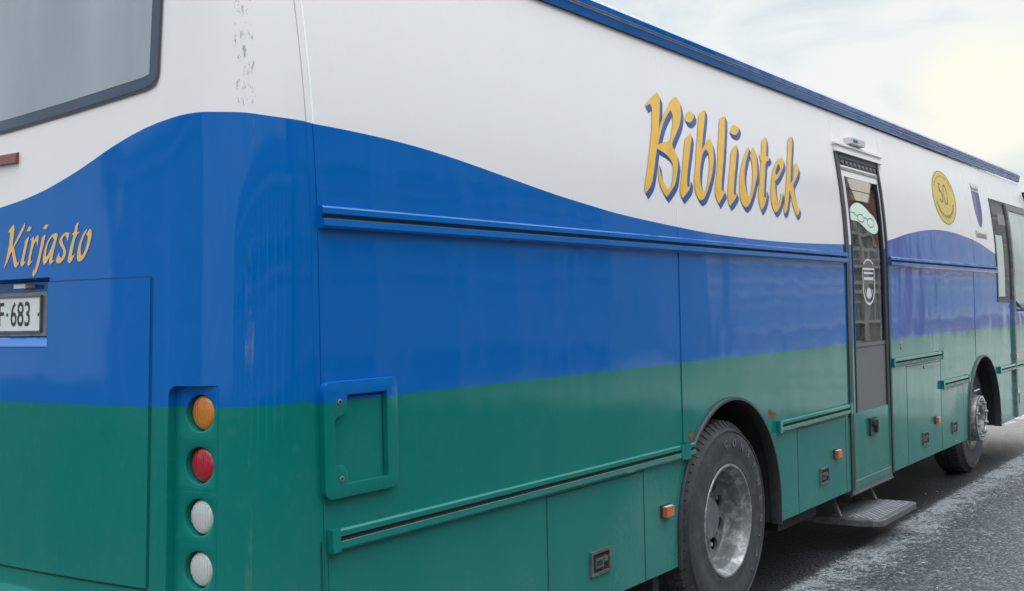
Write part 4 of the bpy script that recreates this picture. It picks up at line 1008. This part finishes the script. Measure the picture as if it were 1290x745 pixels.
# ============================================================ GROUND
def groundmat():
    m,nt,b=newmat('frosty_asphalt'); p=sepz(nt); co=objco(nt)
    # aggregate: small stones in dark binder
    v=nt.nodes.new('ShaderNodeTexVoronoi'); v.inputs['Scale'].default_value=48; nt.links.new(co,v.inputs['Vector'])
    st=nt.nodes.new('ShaderNodeSeparateColor'); nt.links.new(v.outputs['Color'],st.inputs[0])
    fine=noise(nt,160,3,.7,co); mid=noise(nt,28,5,.7,co); big=noise(nt,2.2,5,.62,co,.6); huge=noise(nt,.45,3,.5,co)
    stone=ramp(nt,st.outputs[0],[(0,(.006,.008,.012)),(.45,(.012,.016,.023)),(.75,(.042,.049,.062)),(1,(.15,.165,.19))])
    base=mixc(nt,sstep(nt,fine.outputs[0],.50,.8),stone.outputs[0],(.020,.024,.033))
    # outside the sheltered strip under the coach: rime and grit lying on the stones
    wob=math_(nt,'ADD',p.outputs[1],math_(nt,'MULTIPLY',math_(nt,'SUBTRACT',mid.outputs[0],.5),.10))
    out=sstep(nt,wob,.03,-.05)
    crust=math_(nt,'MULTIPLY',sstep(nt,wob,-.52,-.10),out)
    grains=noise(nt,26,6,.85,co,.3); blot=noise(nt,6,6,.75,co,.8)
    thr=math_(nt,'ADD',math_(nt,'ADD',math_(nt,'MULTIPLY',grains.outputs[0],.62),math_(nt,'MULTIPLY',blot.outputs[0],.38)),math_(nt,'MULTIPLY',math_(nt,'SUBTRACT',big.outputs[0],.5),.18))
    thr=math_(nt,'ADD',thr,math_(nt,'SUBTRACT',math_(nt,'MULTIPLY',crust,.095),.034))
    rime=math_(nt,'MULTIPLY',sstep(nt,thr,.50,.545),out)
    rime=math_(nt,'MULTIPLY',rime,.52)
    # a thin even veil of dust as well
    veil=math_(nt,'MULTIPLY',out,math_(nt,'MULTIPLY',mid.outputs[0],.05))
    f=math_(nt,'MAXIMUM',rime,veil)
    # patches of trodden snow further along
    s=math_(nt,'ADD',math_(nt,'MULTIPLY',big.outputs[0],5.0),p.outputs[0])
    snow=math_(nt,'MULTIPLY',sstep(nt,s,16.4,17.6),sstep(nt,math_(nt,'ADD',mid.outputs[0],math_(nt,'MULTIPLY',huge.outputs[0],.6)),.66,.78))
    base=mixc(nt,out,(.006,.008,.012),base)  # clean asphalt under the coach, painted darker still for the shade there
    a=mixc(nt,f,base,(.42,.44,.46))
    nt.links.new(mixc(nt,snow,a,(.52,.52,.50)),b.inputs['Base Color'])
    nt.links.new(math_(nt,'ADD',math_(nt,'MULTIPLY',f,.4),.55,clamp=True),b.inputs['Roughness'])
    h=math_(nt,'ADD',math_(nt,'MULTIPLY',v.outputs['Distance'],-1.0),math_(nt,'MULTIPLY',rime,.7))
    bp=nt.nodes.new('ShaderNodeBump'); bp.inputs['Strength'].default_value=1.0; bp.inputs['Distance'].default_value=.010
    nt.links.new(h,bp.inputs['Height']); nt.links.new(bp.outputs[0],b.inputs['Normal'])
    return m
bm=bmesh.new()
xs=[-300,-60,-20,-5,0,5,10,15,20,40,100,300]; ys=[-300,-60,-15,-6,-3,0,3,6,15,60,300]
G=[[bm.verts.new((x,y,0)) for y in ys] for x in xs]
for i in range(len(xs)-1):
    for j in range(len(ys)-1): bm.faces.new((G[i][j],G[i+1][j],G[i+1][j+1],G[i][j+1]))
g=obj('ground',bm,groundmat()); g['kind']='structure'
# small ice and snow lumps scattered beside the coach, one sheet of litter
bm=bmesh.new(); rnd=random.Random(4)
for k in range(600):
    X=2.5+12*rnd.random()**.8; Y=-rnd.random()**1.6*2.2-.02
    if rnd.random()<.10: Y=rnd.random()*.5; X=5+5*rnd.random()
    s=.002+.005*rnd.random()**3; c=Vector((X,Y,s*.3)); n=5; a0=rnd.random()*6
    base=[bm.verts.new(c+Vector((math.cos(a0+6.28*i/n)*s*(1+.8*rnd.random()),math.sin(a0+6.28*i/n)*s*(.7+.5*rnd.random()),-s*.3))) for i in range(n)]
    t=bm.verts.new(c+Vector((0,0,s*.5)))
    for i in range(n): bm.faces.new((base[i],base[(i+1)%n],t))
o=obj('ice_grit',bm,plain('ice_crumbs',(.55,.57,.60),.6,0,.1,20,0)); tagk(o,'pale crumbs of ice and grit scattered over the asphalt beside the bus','ice grit',kind='stuff')
# ============================================================ THE OTHER SIDE OF THE STREET (mirrored in the paint)
WP=glassmat('house_window_glass',(.20,.23,.26),.03)
def facade(nm,label,x0,x1,y,h,depth,wall,trim,floors,nx,facing=1,axis='x',base=None):
    root=empty(nm,((x0+x1)/2,y,0) if axis=='x' else (y,(x0+x1)/2,0),label,'building','buildings around the street')
    def P(a,d,z): return Vector((a,y-facing*d,z)) if axis=='x' else Vector((y-facing*d,a,z))
    def bx(bm,a0,a1,d0,d1,z0,z1,mi=0):
        vs=[bm.verts.new(P(a,d,z)) for a in (a0,a1) for d in (d0,d1) for z in (z0,z1)]
        for q in ((0,1,3,2),(4,6,7,5),(0,4,5,1),(2,3,7,6),(0,2,6,4),(1,5,7,3)): bm.faces.new([vs[i] for i in q]).material_index=mi
    bm=bmesh.new(); bx(bm,x0,x1,0,depth,0,h); 
    obj('wall',bm,wall,root)
    bm=bmesh.new()
    for k in range(1,floors): bx(bm,x0-.02,x1+.02,-.10,-.003,h*k/floors-.12,h*k/floors+.06)
    bx(bm,x0-.2,x1+.2,-.35,-.003,h-.35,h+.05); obj('cornice',bm,trim,root)
    bm=bmesh.new(); bx(bm,x0-.25,x1+.25,-.4,depth*.5,h+.053,h+.15)
    a=[bm.verts.new(P(q,d,z)) for q in (x0-.25,x1+.25) for d,z in ((-.4,h+.16),(depth*.5,h+2.4),(depth+.2,h+.16))]
    bm.faces.new((a[0],a[1],a[4],a[3]));bm.faces.new((a[1],a[2],a[5],a[4])); bm.faces.new((a[0],a[2],a[1])); bm.faces.new((a[3],a[4],a[5]))
    obj('roof',bm,M['under'],root)
    if base:
        bm=bmesh.new(); bx(bm,x0-.01,x1+.01,-.06,-.004,0,h/floors-.125); obj('shopfront_wall',bm,base,root)
    w=(x1-x0)/nx
    for i in range(nx+1):
        c=x0+w*i; bm=bmesh.new(); bx(bm,max(c-.28,x0),min(c+.28,x1),-.2,-.065,0,h-.36); obj('pilaster',bm,trim,root)
    for f in range(floors):
        for i in range(nx):
            c=x0+w*(i+.5); z0=h*f/floors+.9; z1=h*(f+1)/floors-.55
            hw=min(.62,w*.3) if f else min(1.1,w*.38)
            bm=bmesh.new()
            for q in ((c-hw-.12,c+hw+.12,-.14,-.062,z1,z1+.16),(c-hw-.15,c+hw+.15,-.18,-.062,z0-.12,z0),(c-hw-.12,c-hw,-.12,-.062,z0,z1),(c+hw,c+hw+.12,-.12,-.062,z0,z1),(c-.04,c+.04,-.10,-.062,z0,z1),(c-hw,c+hw,-.098,-.062,z0+(z1-z0)*.66,z0+(z1-z0)*.66+.07)): bx(bm,*q)
            fr=obj('window_frame',bm,trim,root)
            bm=bmesh.new(); bx(bm,c-hw,c+hw,-.075,-.061,z0,z1); obj('pane',bm,WP,fr)
    return root
wallm=lambda n,c: plain(n,c,.85,0,.12,1.5,.2,40)
facade('town_house','dark brown three-storey house across the street from the bus',8.5,25,-13.5,8.0,9,wallm('brown_render',(.15,.14,.13)),wallm('weathered_trim',(.26,.25,.24)),3,7)
facade('town_house','pale grey house with white window surrounds across the street',32,50,-13.5,8.0,9,wallm('pale_render',(.40,.40,.41)),wallm('white_trim2',(.72,.70,.66)),3,8)
facade('town_house','pink stone house with tall windows far along the street',56,84,-13.5,11.0,10,wallm('pink_stone',(.50,.25,.24)),wallm('white_trim3',(.74,.72,.68)),3,9)
facade('town_house','dark green timber house behind the photographer',-22,7.5,-15.5,5.6,8,wallm('dark_timber',(.06,.085,.08)),wallm('white_trim4',(.60,.60,.58)),2,9)
facade('town_house','grey concrete office house behind the tail of the bus',2,26,-24,8.5,9,wallm('grey_concrete',(.30,.31,.32)),wallm('grey_trim',(.42,.42,.42)),3,8,facing=1,axis='y')
# ============================================================ SKY, SUN, CAMERA
w=bpy.data.worlds.new('World'); scn.world=w; w.use_nodes=True; nt=w.node_tree; nt.nodes.clear()
out=nt.nodes.new('ShaderNodeOutputWorld'); bg=nt.nodes.new('ShaderNodeBackground'); bg2=nt.nodes.new('ShaderNodeBackground'); add=nt.nodes.new('ShaderNodeMixShader')
sky=nt.nodes.new('ShaderNodeTexSky'); sky.sky_type='NISHITA'; sky.sun_disc=False; sky.sun_elevation=R(18); sky.sun_rotation=R(78); sky.air_density=1.2; sky.dust_density=1.0
nt.links.new(sky.outputs[0],bg.inputs[0]); bg.inputs[1].default_value=.05
tc=nt.nodes.new('ShaderNodeTexCoord'); sp=nt.nodes.new('ShaderNodeSeparateXYZ'); nt.links.new(tc.outputs['Generated'],sp.inputs[0])
mp=nt.nodes.new('ShaderNodeMapping'); mp.inputs['Scale'].default_value=(1,1,2.4); mp.inputs['Location'].default_value=(.35,.1,.2); nt.links.new(tc.outputs['Generated'],mp.inputs['Vector'])
c1=noise(nt,6.5,6,.55,mp.outputs['Vector'],.5); c2=noise(nt,8,5,.6,mp.outputs['Vector'],.3)
cl=math_(nt,'ADD',math_(nt,'MULTIPLY',c1.outputs[0],.75),math_(nt,'MULTIPLY',c2.outputs[0],.25))
colr=ramp(nt,cl,[(.40,(.66,.76,.83)),(.49,(.79,.86,.89)),(.57,(.885,.915,.925))])
# the cloud in front of the low sun glows warm
dt=nt.nodes.new('ShaderNodeVectorMath'); dt.operation='DOT_PRODUCT'; nt.links.new(tc.outputs['Generated'],dt.inputs[0]); sd=Vector((1.058,.225,.178)).normalized(); dt.inputs[1].default_value=sd
glow=math_(nt,'MULTIPLY',sstep(nt,dt.outputs['Value'],.9972,.9999),math_(nt,'ADD',.35,cl))
warm=mixc(nt,glow,colr.outputs[0],(.99,.985,.86))
# brighter overhead, as an overcast sky is
ov=math_(nt,'ADD',.80,math_(nt,'MULTIPLY',sstep(nt,sp.outputs[2],.35,1.0),2.9))
sc=nt.nodes.new('ShaderNodeVectorMath'); sc.operation='SCALE'; nt.links.new(warm,sc.inputs[0]); nt.links.new(ov,sc.inputs['Scale'])
nt.links.new(sc.outputs[0],bg2.inputs[0]); bg2.inputs[1].default_value=1.0
nt.links.new(bg.outputs[0],add.inputs[1]); nt.links.new(bg2.outputs[0],add.inputs[2]); add.inputs[0].default_value=.97; nt.links.new(add.outputs[0],out.inputs[0])
sl=bpy.data.lights.new('sun','SUN'); sl.energy=.5; sl.angle=R(20); sl.color=(1,.97,.92); so=bpy.data.objects.new('sun',sl); COL.objects.link(so)
so.rotation_euler=Vector((math.cos(R(12))*math.cos(R(18)),math.sin(R(12))*math.cos(R(18)),math.sin(R(18)))).to_track_quat('Z','Y').to_euler()
cam=bpy.data.cameras.new('camera'); co=bpy.data.objects.new('camera',cam); COL.objects.link(co); scn.camera=co
cam.sensor_width=36; cam.lens=36*1400/1290; cam.clip_end=2000; cam.clip_start=.05
# camera axes in world space (right, up, back)
CX=Vector((0.577758,-0.815884,-0.022992));CY=Vector((0.001458,-0.027137,0.999631));CZ=Vector((-0.816207,-0.577578,-0.014490))
m=Matrix((CX,CY,CZ)).transposed().to_4x4(); m.translation=Vector((-2.5207,-2.53,1.68)); co.matrix_world=m
scn.view_settings.view_transform='Standard'; scn.view_settings.look='None'; scn.view_settings.exposure=0.3; scn.view_settings.gamma=1
scn.render.resolution_x=1024; scn.render.resolution_y=591
scn.render.engine='CYCLES'
